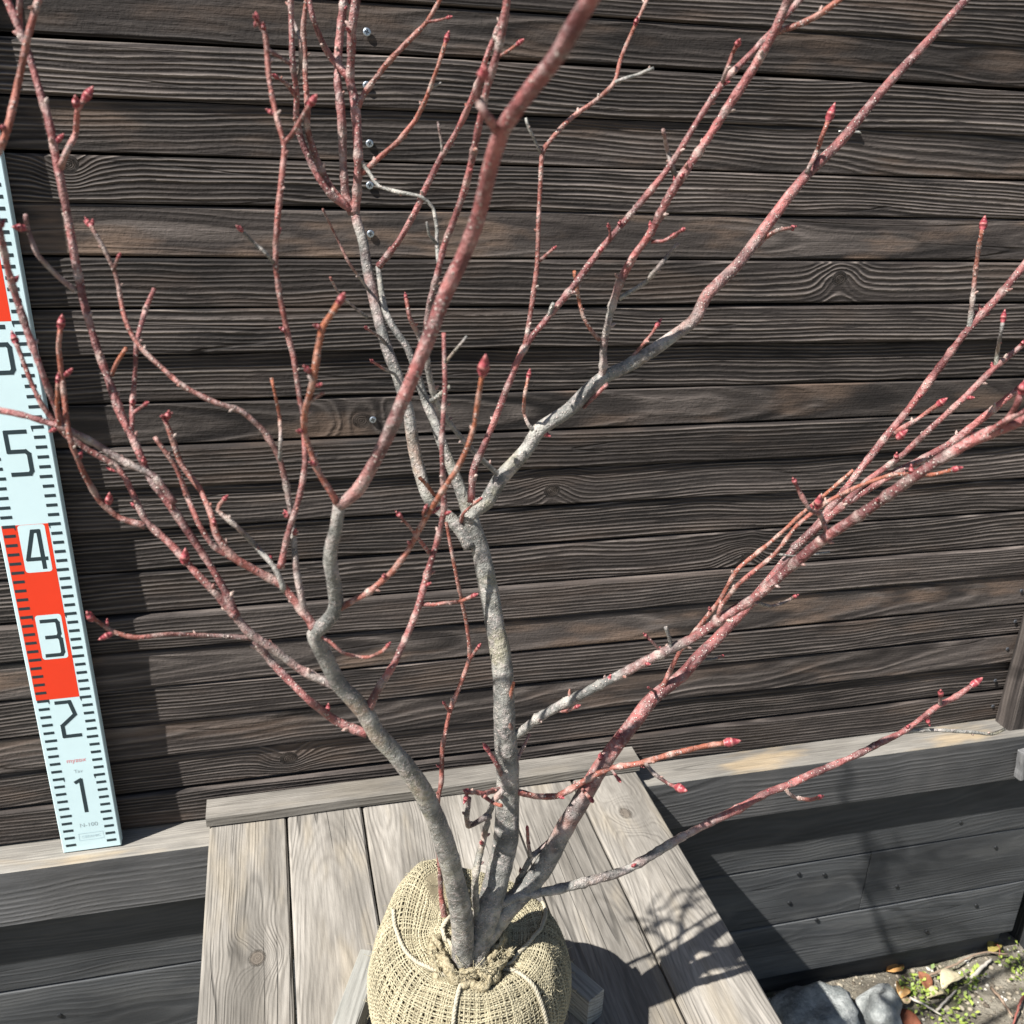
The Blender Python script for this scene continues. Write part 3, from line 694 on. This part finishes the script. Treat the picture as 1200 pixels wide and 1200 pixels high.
R_ = limb('stem', shrub, -.425, -.375, 32, 10, [553,1136, 556,1116, 568,1098, 592,1066, 617,1040, 640,1010, 660,973, 680,940, 697,910, 717,880, 740,850, 765,818, 797,793, 817,770, 838,750, 870,716, 905,675, 935,637], .05, 1.15, sides=12, flare=1.1)
# fork of the middle stem
T2R = limb('branch', shrub, -.375, -.335, 21, 10, [548,610, 556,596, 570,588, 587,560, 617,527, 633,503, 667,480, 700,447, 737,427, 767,408, 793,390, 815,372, 830,343, 867,307, 900,263, 943,207, 987,163, 1033,107, 1083,53, 1150,-20], -.3, 1.5, sides=11)
T2W = limb('branch', shrub, -.370, -.325, 17, 7, [551,612, 546,592, 533,557, 517,517, 507,490, 497,467, 485,427, 477,407, 463,387, 453,367, 447,340, 443,312], -.6, .2, sides=10)
T2L = limb('branch', shrub, -.375, -.315, 18, 13, [552,640, 541,622, 523,603, 503,583, 492,550, 485,517, 480,483, 467,440, 457,413, 447,380, 440,350, 433,317, 427,283, 415,250], .15, .55, sides=11)
La = limb('branch', shrub, -.316, -.30, 11, 11, [414,250, 405,228, 402,187, 400,133, 395,93, 397,50, 403,0, 407,-30], .5, .7)
Lb = limb('branch', shrub, -.315, -.325, 12, 11, [414,252, 418,233, 420,187, 418,140, 415,113, 410,93, 412,67, 413,33, 418,0, 421,-30], .5, .7)
Lc = limb('branch', shrub, -.316, -.335, 10, 7, [413,247, 390,230, 373,207, 360,180, 352,160, 347,133, 348,110, 343,73, 342,33, 340,-20], .6, 1)
Lc2 = limb('branch', shrub, -.318, -.315, 10, 6, [408,243, 391,225, 377,200, 365,167, 360,147, 361,127, 358,93, 357,60, 355,33, 360,-10], .6, .8, .3)
limb('twig', Lc, -.334, -.34, 5, 4, [345,105, 352,80, 352,50, 343,20, 335,-15], .3, .5)
limb('twig', Lc, -.332, -.35, 5, 4, [346,112, 335,98, 325,91], .8, 1, 0, 'b')
limb('twig', Lb, -.325, -.33, 9, 7, [411,93, 388,67, 377,47, 367,20, 360,-15], .6, .9)
limb('twig', Lb, -.325, -.34, 8, 5, [419,125, 427,110, 447,83, 462,65, 483,43, 500,25, 522,-12], .6, 1, .4)
limb('twig', Lb, -.338, -.345, 4, 3, [499,26, 512,24, 524,21], .8, 1, .2, 'b', bs=.8)
limb('twig', Lb, -.322, -.355, 7, 5, [424,203, 447,183, 467,165, 487,140, 500,113, 513,77, 522,50], .8, 1, .5, 'b')
limb('twig', Lb, -.345, -.35, 4, 3, [503,105, 510,101, 517,97], .2, .2)
e3 = limb('twig', Lb, -.322, -.36, 5, 5, [421,185, 433,203, 443,218, 467,225, 493,230, 507,243, 512,267, 512,287, 514,310], -.4, .3)
limb('twig', Lb, -.355, -.36, 4, 3, [511,285, 503,275, 500,260], .2, .4)
f_ = limb('branch', shrub, -.322, -.40, 8, 8, [444,312, 467,283, 487,247, 500,217, 517,183, 533,157, 550,123, 562,93, 573,60, 587,27, 600,-20], .85, 1.1)
limb('twig', f_, -.365, -.37, 4, 3, [519,180, 517,163, 513,143], .2, .5)
limb('twig', f_, -.39, -.40, 4, 4, [577,70, 592,62, 606,52], .8, 1, .4, 'b')
g_ = limb('branch', shrub, -.358, -.47, 7, 10, [588,560, 563,537, 540,513, 523,490, 510,467, 502,433, 498,400, 500,373, 505,347, 513,317, 520,287, 533,253, 547,213, 557,170, 563,140, 572,100, 582,67, 590,30, 597,-20], .1, 1.4)
limb('twig', g_, -.40, -.405, 6, 5, [496,405, 490,392, 480,373, 476,350], .4, .9, .2, 'b', bs=.7)
limb('twig', g_, -.38, -.39, 6, 5, [505,470, 515,463, 527,453], -.3, 0)
limb('twig', T1b, -.615, -.635, 11, 9, [583,155, 569,132, 561,114, 565,92], .7, 1, 0, 'b', bs=1.3)
for lst in ([430,372, 415,360, 398,345, 387,325], [466,440, 450,432, 437,424], [440,352, 428,335, 410,310, 395,280, 378,245], [455,405, 445,395, 430,385]):
    limb('twig', T2L, -.335, -.36, 4, 3.2, lst, .3, .6, .2, 'b' if len(lst) < 8 else '', bs=.85)
# red rod from the left stem, and the ones beside it
h_ = limb('branch', shrub, -.468, -.47, 10, 6, [432,830, 443,807, 460,780, 477,743, 490,710, 500,673, 513,630, 520,597, 519,563, 517,523, 520,457, 520,390], .5, 1.2)
limb('twig', h_, -.47, -.48, 4.5, 4, [503,648, 487,627, 470,606], .8, 1, .3, 'b')
limb('twig', h_, -.47, -.475, 5, 4.5, [495,708, 508,709, 520,707, 540,705, 553,699], .5, .9, .4, 'b', bs=.9)
limb('twig', h_, -.47, -.475, 4, 3.5, [522,425, 536,408, 547,394], .2, .3)
i_ = limb('branch', shrub, -.50, -.555, 9, 6, [392,716, 403,710, 433,693, 460,670, 480,643, 500,607, 517,580, 537,550, 550,523, 558,497, 562,463, 565,440], 1, 1.2, .75, 'b', bs=1.7)
limb('twig', i_, -.525, -.53, 5, 4, [498,610, 496,602, 498,597], .9, 1, .3, 'b', bs=.8)
j_ = limb('branch', shrub, -.40, -.40, 7, 5, [521,1075, 517,1050, 515,1020, 513,985, 513,940, 517,915, 518,877, 527,833, 540,800, 550,770, 547,733, 538,690, 530,650, 523,612], .7, 1.1, .35)
limb('twig', j_, -.40, -.405, 4, 3.5, [527,834, 523,828, 521,825], .9, 1, .2, 'b', bs=.8)
limb('twig', j_, -.40, -.405, 4, 4, [551,772, 557,763, 560,759], .9, 1, .2, 'b', bs=.8)
limb('twig', T2, -.385, -.41, 4.5, 4, [540,612, 543,602, 553,592, 563,585], .9, 1, .3, 'b', bs=.8)
limb('twig', T2L, -.372, -.385, 5, 5, [510,582, 500,568, 492,560], 1, 1, .9)
# red rods above the fork
m_ = limb('branch', shrub, -.372, -.395, 9, 8, [552,588, 553,570, 556,547, 567,523, 583,483, 603,430, 620,398, 643,370, 673,333, 700,297, 733,257, 767,217, 787,190, 813,147, 847,97, 883,60, 917,23, 955,-20], .9, 1.2)
limb('twig', m_, -.383, -.39, 4, 3, [713,283, 715,275, 714,268], .8, 1, 0, 'b', bs=.9)
limb('twig', m_, -.39, -.40, 5, 5, [846,98, 852,80, 858,64, 863,54], .5, .8, .2, 'b', bs=1.1)
limb('twig', m_, -.388, -.40, 7, 5, [793,212, 788,196, 783,180, 777,152], .3, .6, .2)
limb('twig', m_, -.382, -.385, 5, 5, [643,372, 646,362, 649,355], .3, .3)
p_ = limb('branch', shrub, -.375, -.36, 7, 5, [615,408, 617,397, 628,320, 630,267, 633,213, 635,180, 643,167, 660,147, 677,133, 700,117, 720,97, 728,67, 743,33, 765,-15], .9, .8, .35)
limb('twig', p_, -.362, -.37, 5, 4, [720,97, 733,92, 747,88, 766,80], 0, .1)
limb('twig', p_, -.365, -.37, 4, 3.5, [634,180, 628,167, 620,150, 616,138], .1, .3)
limb('twig', p_, -.368, -.375, 4, 3.5, [632,306, 641,298, 648,292], .6, 1, .2, 'b', bs=.7)
o_ = limb('branch', shrub, -.352, -.43, 10, 13, [705,446, 707,428, 707,410, 710,390, 717,360, 727,330, 743,300, 763,273, 783,233, 800,207, 827,167, 857,120, 883,80, 907,37, 930,-15], .4, 1.4)
limb('twig', o_, -.365, -.375, 5, 4, [764,283, 777,283, 786,278], .8, 1, 0, 'b', bs=1.1)
limb('twig', o_, -.365, -.38, 4, 4, [786,279, 793,274, 799,270], .6, 1, 0, 'b', bs=1)
limb('twig', o_, -.36, -.375, 6, 6, [725,350, 740,341, 757,330, 770,315, 780,303, 795,285], .2, .5, .2)
limb('twig', o_, -.415, -.43, 8, 7, [908,38, 920,34, 933,30, 960,17, 990,-5], .6, 1, .5)
limb('twig', o_, -.355, -.365, 5, 5, [702,398, 693,388, 683,370, 677,345, 673,318], .6, .9, .8)
limb('twig', T2R, -.357, -.365, 5, 4.5, [627,506, 619,497, 614,483, 615,465, 619,443], .2, 1, .6, 'b', bs=1)
buds(T2R, -.36, (632,505, 8, 4, .9))
limb('twig', T2R, -.352, -.36, 5, 4.5, [737,425, 747,412, 757,400, 769,383], .5, .9, .2, 'b', bs=1.1)
limb('twig', T2R, -.352, -.362, 4, 6, [684,478, 698,464, 712,450], .9, 1)
limb('twig', T2R, -.343, -.355, 6, 6, [944,206, 950,192, 957,178, 963,160, 970,143], .4, .9, .3, 'b', bs=1.2)
limb('twig', T2R, -.345, -.355, 6, 4, [888,288, 898,278, 910,270, 928,267], .7, .8, .2, 'c')
# the left side
B1 = limb('branch', shrub, -.462, -.462, 11, 10, [430,860, 410,853, 390,843, 360,820, 333,793, 317,777, 298,750], .75, .7)
B_m = limb('branch', shrub, -.475, -.435, 12, 6, [402,806, 377,797, 350,783, 320,760, 293,743, 273,720, 253,697, 227,670, 200,640, 170,612, 147,563, 133,547, 100,527, 73,507, 50,477, 37,450, 19,402], .55, .9, .1, 'b')
D_ = limb('branch', shrub, -.455, -.415, 10, 10, [276,722, 265,695, 247,663, 227,633, 200,593, 177,563, 160,523, 143,490, 130,453, 113,405, 97,350, 87,300, 78,250, 68,200, 57,143, 43,97, 32,60, 22,33, 5,-8], .8, 1)
limb('twig', D_, -.418, -.42, 8, 8, [24,40, 23,25, 23,0, 24,-15], 1, 1)
limb('twig', D_, -.425, -.435, 7, 6, [88,340, 67,323, 43,297, 32,267, 30,252], .5, .6)
limb('twig', D_, -.42, -.43, 8, 6, [71,196, 80,172, 88,157, 90,130, 98,118], .5, .9, .2, 'b', bs=1.2)
buds(D_, -.425, (90,128, -1, -9, .8), (32,268, -9, -1, .8))
limb('twig', D_, -.43, -.435, 5, 5, [131,440, 137,425, 148,408], .6, .8, .8)
B2 = limb('branch', shrub, -.435, -.43, 7, 6, [153,512, 155,483, 158,443, 160,402, 170,365, 181,338], .9, .9)
limb('twig', B2, -.435, -.44, 4, 4, [155,485, 163,479, 170,474], .9, 1, 0, 'b', bs=.8)
F_ = limb('branch', shrub, -.437, -.45, 9, 10, [74,505, 66,478, 60,463, 47,430, 33,390, 20,350, 13,327, 0,270, -15,220], .9, 1)
G_ = limb('branch', shrub, -.432, -.45, 9, 8, [205,590, 180,557, 150,543, 117,523, 77,502, 33,488, -5,480, -30,478], .6, .7)
H_ = limb('branch', shrub, -.442, -.455, 8, 6, [170,616, 140,607, 117,587, 97,553, 83,520, 77,493, 72,450, 68,410, 71,384], .8, .9, .45, 'b', bs=1.2)
limb('twig', H_, -.452, -.455, 5, 5, [70,500, 67,480, 68,448], 1, 1, .8, 'b')
buds(H_, -.445, (127,592, 1, -10, .9))
E_ = limb('branch', shrub, -.47, -.48, 8, 9, [50,-20, 45,0, 33,43, 22,93, 7,153, -8,190], .9, 1, .5)
I_ = limb('branch', shrub, -.455, -.47, 6, 6, [294,748, 270,746, 250,745, 200,743, 160,747, 133,740, 113,727, 107,722], .7, .9, .25, 'b', bs=1)
buds(I_, -.465, (133,741, -8, 4, .8), (109,728, -6, -9, .9))
buds(B_m, -.445, (216,662, 1, -14, 1.1))
# upper left cluster from the kink
A_b = limb('branch', shrub, -.492, -.46, 12, 6, [369,738, 363,727, 347,707, 330,687, 300,670, 277,657, 263,643, 253,627, 247,603, 233,573, 213,547, 200,510, 191,486], .7, .9, .3, 'c')
limb('twig', A_b, -.478, -.465, 7, 6, [282,660, 250,640, 233,613, 220,583, 207,550, 181,512], .7, .7, .2)
buds(A_b, -.462, (196,492, 2, -10, .7))
A3 = limb('branch', shrub, -.486, -.475, 8, 6, [333,692, 328,678, 320,663, 300,640, 277,617, 255,598, 262,586], .3, .4, .2, 'b', bs=.8)
A4 = limb('branch', shrub, -.489, -.45, 9, 5, [357,722, 355,710, 347,667, 343,623, 337,577, 327,537, 310,507, 283,483, 253,473, 213,453, 187,430, 163,407, 150,387, 143,367, 137,337, 132,317, 120,290, 106,264], .5, .7, .25, 'c')
limb('twig', A4, -.455, -.46, 4, 4, [133,318, 136,308, 139,301], .6, .9, .2, 'b', bs=.7)
limb('twig', A4, -.475, -.48, 5, 4, [328,540, 329,515, 328,490, 323,465, 318,443], .3, .7, .7)
A5 = limb('branch', shrub, -.485, -.455, 8, 7, [329,665, 337,627, 350,583, 357,543, 355,493, 350,463, 343,417, 336,388, 328,350, 322,310, 323,267, 328,213, 332,170, 323,133, 315,93, 312,53, 310,37, 300,22], .9, 1.1, .2, 'c')
limb('twig', A5, -.46, -.48, 6, 6, [332,168, 340,160, 347,150, 363,123], .7, 1, .2, 'b', bs=1.25)
limb('twig', A5, -.465, -.475, 5, 4, [321,308, 311,296, 300,287, 283,270], .0, .5, .3, 'b', bs=.9)
limb('twig', A5, -.458, -.45, 5, 5, [314,58, 326,66, 340,75], .6, .7)
C_ = limb('branch', shrub, -.515, -.55, 8, 9, [397,594, 390,580, 373,553, 362,523, 357,507, 358,480, 367,447, 372,410, 378,383, 387,370, 397,355], .9, .7, .8)
limb('twig', C_, -.535, -.54, 4, 4, [364,470, 372,465, 379,460], .5, .8, .2)
buds(C_, -.54, (364,437, -6, -6, .6), (377,385, -7, -3, .5), (396,357, 4, -7, .8), (371,545, -5, -2, .6))
limb('twig', T1, -.49, -.50, 5, 4.5, [372,742, 386,752, 400,765, 418,770, 433,770, 448,763, 454,757], .8, .9, .3, 'b', bs=.8)
# the right side
Q_ = limb('branch', shrub, -.405, -.585, 12, 15, [596,862, 607,860, 633,840, 667,822, 700,805, 743,783, 783,763, 810,750, 850,723, 887,700, 927,667, 967,633, 1007,607, 1050,577, 1093,547, 1133,523, 1167,507, 1200,493, 1240,475], .1, 1.9, ymid=-.485)
limb('twig', Q_, -.568, -.585, 9, 8, [1168,507, 1182,490, 1191,476, 1196,462], 1, 1, 0, 'b')
limb('twig', Q_, -.565, -.59, 7, 7, [1150,514, 1175,495, 1210,478], 1, 1)
Ra = limb('branch', shrub, -.377, -.42, 11, 9, [930,643, 960,615, 987,593, 1033,563, 1077,540, 1117,517, 1160,483, 1200,450, 1240,420], .8, 1)
Rb = limb('branch', shrub, -.377, -.40, 10, 10, [952,624, 975,593, 1007,553, 1033,520, 1060,487, 1093,443, 1133,390, 1167,353, 1200,313, 1230,275], .8, 1)
Rc = limb('branch', shrub, -.385, -.43, 8, 8, [990,590, 1017,563, 1053,537, 1093,500, 1133,463, 1167,430, 1200,403, 1235,375], .9, 1)
r1 = limb('branch', shrub, -.405, -.45, 7, 5, [776,806, 797,763, 817,737, 843,705, 863,670, 873,660, 910,630, 943,600, 967,580, 1000,551], 1, 1, .55)
r2 = limb('branch', shrub, -.435, -.50, 6, 5, [845,732, 842,722, 845,710, 867,683, 907,650, 933,617, 967,590, 1007,570, 1047,557, 1090,557, 1115,551], 1, .9, .55, 'b', bs=1)
sq = limb('twig', Q_, -.50, -.51, 7, 5, [972,634, 966,615, 960,603, 948,597, 937,578, 932,566], .7, .6, 0, 'b', bs=1)
buds(Q_, -.505, (957,597, 2, -8, 1.1), (1050,515, 12, -10, 1.0))
limb('twig', Q_, -.47, -.46, 5, 4, [886,706, 902,711, 917,707, 930,700], .2, .7, .5, 'b', bs=.9)
limb('twig', Rb, -.385, -.395, 6, 6, [1045,510, 1060,500, 1073,493, 1098,475], .5, .9, .2, 'b', bs=1)
limb('twig', Rb, -.39, -.395, 7, 6, [1136,386, 1140,350, 1143,320, 1150,277, 1151,270], .3, .8, .4, 'b', bs=1)
limb('twig', Rc, -.41, -.42, 5, 5, [1167,430, 1169,412, 1172,393, 1175,378], .1, .5, .3, 'b', bs=1)
buds(Rc, -.40, (1050,540, 1, -10, .8))
limb('twig', Ra, -.38, -.375, 3, 3, [914,650, 940,652, 972,647], .1, .1)
limb('twig', Q_, -.44, -.445, 5, 5, [787,764, 785,750, 780,735], .2, .4)
limb('twig', Q_, -.438, -.44, 3.5, 3, [775,764, 766,754, 758,746], .5, .8, 0, 'b', bs=.8)
limb('twig', Q_, -.42, -.43, 5, 4, [652,832, 664,833, 674,829], .5, .9, .3, 'b', bs=.9)
buds(Q_, -.425, (714,800, 2, -12, .9))
limb('twig', R_, -.385, -.37, 4, 4, [822,774, 836,773, 846,769], .4, .6, 0, 'b', bs=.8)
limb('twig', R_, -.39, -.40, 4, 3, [770,812, 763,808, 760,806], .6, .8, 0, 'b', bs=.7)
buds(R_, -.405, (723,868, 2, -14, .9), (704,892, 0, -12, 1.0))
U_ = limb('branch', shrub, -.425, -.45, 9, 7, [590,924, 603,927, 627,933, 653,933, 677,920, 700,907, 717,900, 750,895, 767,890, 790,883, 823,875, 848,871], .7, 1, .5, 'b', bs=1.2)
limb('twig', U_, -.44, -.46, 5, 5, [755,893, 767,907, 783,918, 792,922], .3, .8, 0, 'b', bs=1.5)
limb('twig', U_, -.435, -.45, 4, 4, [717,902, 721,908, 724,912], .3, .8, 0, 'b', bs=1)
limb('twig', U_, -.43, -.45, 4, 4, [682,924, 688,932, 692,936], .5, .9, .3, 'b', bs=1)
U2 = limb('branch', shrub, -.425, -.44, 8, 6, [596,925, 580,926, 567,930, 556,928, 546,929], .9, .9, .1)
limb('twig', U2, -.43, -.45, 5, 5, [566,932, 577,940, 588,944], .7, .9, .4)
buds(U2, -.435, (552,928, -9, -2, .9), (548,931, -3, 7, .8))
W_s = limb('branch', shrub, -.422, -.425, 10, 8, [560,1075, 557,1050, 557,1027, 562,1000, 567,980, 572,957, 579,938, 590,925], .0, .4)
limb('twig', W_s, -.424, -.44, 8, 6, [574,954, 561,962, 549,968, 547,955, 550,935], .4, .5)
limb('twig', U2, -.428, -.44, 7, 5, [592,922, 588,908, 583,897, 573,881], .7, .9, 0, 'b', bs=1)
limb('twig', U2, -.425, -.42, 5, 4, [593,921, 600,904, 607,890, 621,860], .5, .6)
limb('twig', Q_, -.41, -.42, 6, 5, [603,860, 597,850, 597,825, 602,800], 1, 1, .6)
Y_ = limb('branch', shrub, -.43, -.42, 14, 7, [576,1062, 590,1056, 617,1048, 650,1043, 693,1032, 733,1020, 763,1003, 797,982, 833,963, 867,947, 897,930, 920,922, 950,908, 1000,887, 1033,870, 1060,857, 1083,840, 1100,827, 1120,817, 1138,804], .1, 1.3, 0, 'b', flare=1.4, bs=1.1)
limb('twig', Y_, -.422, -.42, 6, 4, [1058,858, 1075,856, 1093,855, 1133,857, 1163,860, 1178,854], -.6, -.6)
limb('twig', Y_, -.42, -.425, 5, 5, [1101,827, 1102,820, 1102,815], .4, .8, 0, 'b', bs=1.1)
limb('twig', Y_, -.422, -.43, 5, 5, [919,922, 925,930, 933,935, 950,937, 958,935], .3, .7, .2, 'b', bs=.9)
buds(Y_, -.422, (1085,840, 4, 9, .8), (897,931, 6, -8, .6))
Z_ = limb('branch', shrub, -.420, -.40, 9, 7, [597,1060, 607,1035, 615,1018, 623,1003, 632,996, 645,985], .1, .5)
limb('twig', Z_, -.41, -.415, 5, 4, [622,1004, 619,990, 618,972], .4, .7, .2, 'b', bs=.8)

# ------------------------------------------------------------------ stones, leaves and litter on the ground
mst = bpy.data.materials.new('grey_stone'); g = NG(mst); o = g.obj()
c = g.mix(g.step(g.noise(o, 30, 5, .65), .35, .7), (.24, .26, .255), (.60, .62, .60))
c = g.mix(g.m('MULTIPLY', g.step(g.noise(o, 160, 3, .6), .55, .7), .6), c, (.55, .57, .55))
g.out(c, .85, .25); g.bump(g.noise(o, 90, 6, .75), .012)
def stone_vf(rx, ry, rz, seed, nu=26, nv=16):
    V = []; lr = np.random.default_rng(seed); K = [(lr.standard_normal(3) * 2.6, lr.uniform(0, 6), lr.uniform(.03, .08)) for _ in range(9)] + [(lr.standard_normal(3) * 9, lr.uniform(0, 6), .018) for _ in range(6)]
    for j in range(nv + 1):
        for i in range(nu):
            t = math.pi * j / nv; a = 2 * math.pi * i / nu; d = np.array((math.sin(t) * math.cos(a), math.sin(t) * math.sin(a), math.cos(t)))
            s = 1 + sum(am * math.sin(float(k @ d) + ph) for k, ph, am in K)
            dd = np.sign(d) * np.abs(d) ** .85
            V.append(tuple(dd * s * np.array((rx, ry, rz))))
    F = [(j * nu + i, (j + 1) * nu + i, (j + 1) * nu + (i + 1) % nu, j * nu + (i + 1) % nu) for j in range(nv) for i in range(nu)]
    return V, F
def place_stone(px, py, z, rx, ry, rz, seed, label):
    p = at_z(px, py, z + rz * .4); V, F = stone_vf(rx, ry, rz, seed)
    tag(mesh_obj('stone', V, F, mst, smooth=True, loc=(p[0], p[1], gz(p[0], p[1]) + rz * .62)), label, 'stone', 'stones beside the platform')
place_stone(955, 1196, -.475, .062, .046, .032, 3, 'dark blue-grey stone mostly in the platform shadow')
place_stone(1030, 1186, -.475, .034, .032, .032, 21, 'rounded light grey stone in the sun beside fallen leaves')
# gravel and crumbs
ico = [(0, 0, 1), (.89, 0, .45), (.28, .85, .45), (-.72, .53, .45), (-.72, -.53, .45), (.28, -.85, .45), (.72, .53, -.45), (-.28, .85, -.45), (-.89, 0, -.45), (-.28, -.85, -.45), (.72, -.53, -.45), (0, 0, -1)]
icf = [(0,1,2),(0,2,3),(0,3,4),(0,4,5),(0,5,1),(1,6,2),(2,7,3),(3,8,4),(4,9,5),(5,10,1),(6,7,2),(7,8,3),(8,9,4),(9,10,5),(10,6,1),(11,7,6),(11,8,7),(11,9,8),(11,10,9),(11,6,10)]
IC = np.array(ico)
def scatter_ico(n, lo, hi, mat, name, xr_, yr_):
    Vs = []; Fs = []
    for k in range(n):
        x, y = rng.uniform(*xr_), rng.uniform(*yr_); s = lo + (hi - lo) * rng.random() ** 3
        q = IC * s * nrg.uniform(.6, 1.2, (12, 1)) * np.array((1, rng.uniform(.6, 1), rng.uniform(.45, .8)))
        a = rng.uniform(0, 6.28); ca, sa = math.cos(a), math.sin(a)
        q = np.c_[q[:, 0] * ca - q[:, 1] * sa + x, q[:, 0] * sa + q[:, 1] * ca + y, q[:, 2] + gz(x, y) + s * .25]
        Fs.append(np.array(icf) + 12 * k); Vs.append(q)
    tint = np.repeat(nrg.uniform(0, 1, n), 12)
    return tag(fast_mesh(name, np.vstack(Vs), np.vstack(Fs), mat, None, tint, False), kind='stuff')
mgr = bpy.data.materials.new('grit'); g = NG(mgr); t = g.attr('tint', False, 2)
c = g.mix(g.step(t, 0, .6), (.08, .065, .05), (.34, .30, .23)); c = g.mix(g.step(t, .75, 1), c, (.62, .60, .54)); g.out(c, .9, .2)
tag(scatter_ico(5000, .0012, .0065, mgr, 'gravel', (.9, 1.7), (-.55, -.005)), 'loose soil crumbs and pale grit on the ground', 'gravel')
# small green sprouts, one mass
mgn = bpy.data.materials.new('sprout_leaf'); g = NG(mgn); t = g.attr('tint', False, 2)
g.out(g.mix(t, (.11, .17, .03), (.38, .46, .10)), .5, .3)
Vs, Fs, tn = [], [], []
cl = [(float(p[0]), float(p[1])) for p in (at_z(a, b, -.47) for a, b in ((1075, 1155), (1085, 1165), (1070, 1150), (1122, 1165), (1130, 1150), (1190, 1125), (1195, 1145), (1110, 1190), (1125, 1195), (1140, 1140), (1065, 1172), (1092, 1150), (1192, 1135)))]
for (cx, cy) in cl + [(rng.uniform(1.1, 1.65), rng.uniform(-.45, -.05)) for _ in range(26)]:
    for k in range(rng.randint(14, 30)):
        x, y = cx + rng.gauss(0, .013), cy + rng.gauss(0, .013); z = gz(x, y) + rng.uniform(.002, .014)
        a = rng.uniform(0, 6.28); L = rng.uniform(.004, .009); up = rng.uniform(.1, .8); d = np.array((math.cos(a), math.sin(a), up)); sd = np.array((-math.sin(a), math.cos(a), 0)) * L * .38
        b = np.array((x, y, z)); n0 = sum(len(v) for v in Vs)
        Vs.append(np.array([b, b + d * L * .5 + sd + (0, 0, L * .1), b + d * L, b + d * L * .5 - sd + (0, 0, L * .1)])); Fs.append((n0, n0 + 1, n0 + 2, n0 + 3)); tn += [rng.random()] * 4
tag(fast_mesh('ground_cover', np.vstack(Vs), np.array(Fs), mgn, None, np.array(tn), False), 'tiny yellow-green sprouts growing in the soil', 'ground cover', kind='stuff')
# dry leaves
def leaf(px, py, L, rot, tilt, col, label, name='dry_leaf'):
    p = at_z(px, py, -.465); V = []; F = []; n = 7; lr = np.random.default_rng(int(px + py))
    for i in range(n):
        if i == 0: L *= .72
        t = i / (n - 1); w_ = L * .30 * math.sin(math.pi * min(1, t * .97 + .03)) ** .8 + .0004; cz = .22 * L * math.sin(t * 3 + tilt) * .6
        for s in (-1, -.5, 0, .5, 1):
            V.append((t * L - L / 2, s * w_, cz + abs(s) * w_ * .55 + lr.normal() * L * .03))
    for i in range(n - 1):
        for j in range(4): a = i * 5 + j; F.append((a, a + 1, a + 6, a + 5))
    o = mesh_obj(name, V, F, plain('leaf', col, .75, .2, var=.35, scale=120, bump=.002), smooth=True, loc=(p[0], p[1], gz(p[0], p[1]) + L * .13))
    o.rotation_euler = (rng.uniform(-.4, .4), tilt, rot)
    md = o.modifiers.new('thickness', 'SOLIDIFY'); md.thickness = .0006
    tag(o, label, 'leaf', 'fallen leaves by the wall')
leaf(1055, 1158, .055, .9, .25, (.52, .30, .12), 'curled orange-tan dry leaf beside the rounded stone')
leaf(1058, 1168, .045, .5, .1, (.62, .47, .28), 'pale tan dry leaf lying under an orange-tan one')
leaf(1062, 1195, .075, 2.2, .0, (.16, .055, .03), 'dark red-brown leaf lying beside the rounded stone')
leaf(1085, 1143, .045, 1.9, -.5, (.22, .09, .05), 'upright dark brown leaf against the wall foot')
leaf(1118, 1148, .075, .3, .05, (.46, .41, .28), 'large bleached cream leaf among green sprouts')
leaf(1100, 1158, .050, .1, .1, (.48, .42, .27), 'small bleached leaf beside the large cream one')
leaf(1050, 1128, .05, .2, .0, (.40, .22, .08), 'brown leaf tucked under the wall foot')
leaf(1165, 1110, .05, .5, .1, (.33, .27, .08), 'olive-brown leaf at the corner of the wall foot')
mtg = plain('dry_twig', (.26, .19, .14), .9, .1, var=.4, scale=200); mtp = plain('bleached_twig', (.50, .46, .40), .85, .1, var=.25, scale=200); mtr = plain('red_twig', (.28, .10, .08), .7, .2, var=.3, scale=200)
def ground_twig(pts, w_, mat, label):
    P = []
    for k, (px, py) in enumerate(pts):
        p = at_z(px, py, -.462); P.append((p[0], p[1], gz(p[0], p[1]) + .010 + .006 * (k % 2)))
    C = catmull(P, .006); r = np.linspace(w_, w_ * .6, len(C)); V, F, *_ = tube_vf(C + nrg.standard_normal(C.shape) * .0004, r, 6)
    tag(mesh_obj('ground_twig', V, F, mat, smooth=True), label, 'twig', 'twigs lying on the soil')
ground_twig([(1140, 1142), (1150, 1132), (1162, 1122)], .004, mtp, 'short thick bleached twig leaning on the cream leaf')
ground_twig([(1068, 1163), (1085, 1172), (1105, 1181)], .0022, mtp, 'thin pale straw lying between sprouts and pale leaves')
ground_twig([(1100, 1175), (1112, 1165), (1122, 1156)], .0022, mtp, 'pale straw crossing the bleached leaves')
ground_twig([(1162, 1155), (1172, 1172), (1186, 1192)], .0026, mtg, 'dark brown twig lying on open soil')
ground_twig([(1200, 1165), (1192, 1185), (1186, 1205)], .0022, mtr, 'thin red twig lying on the soil')
ground_twig([(1085, 1140), (1115, 1130), (1150, 1116), (1180, 1120)], .0020, mtg, 'long curved brown twig along the wall foot')
ground_twig([(1166, 1106), (1170, 1112), (1172, 1120)], .0014, mtr, 'short thin twig sticking up at the wall corner')
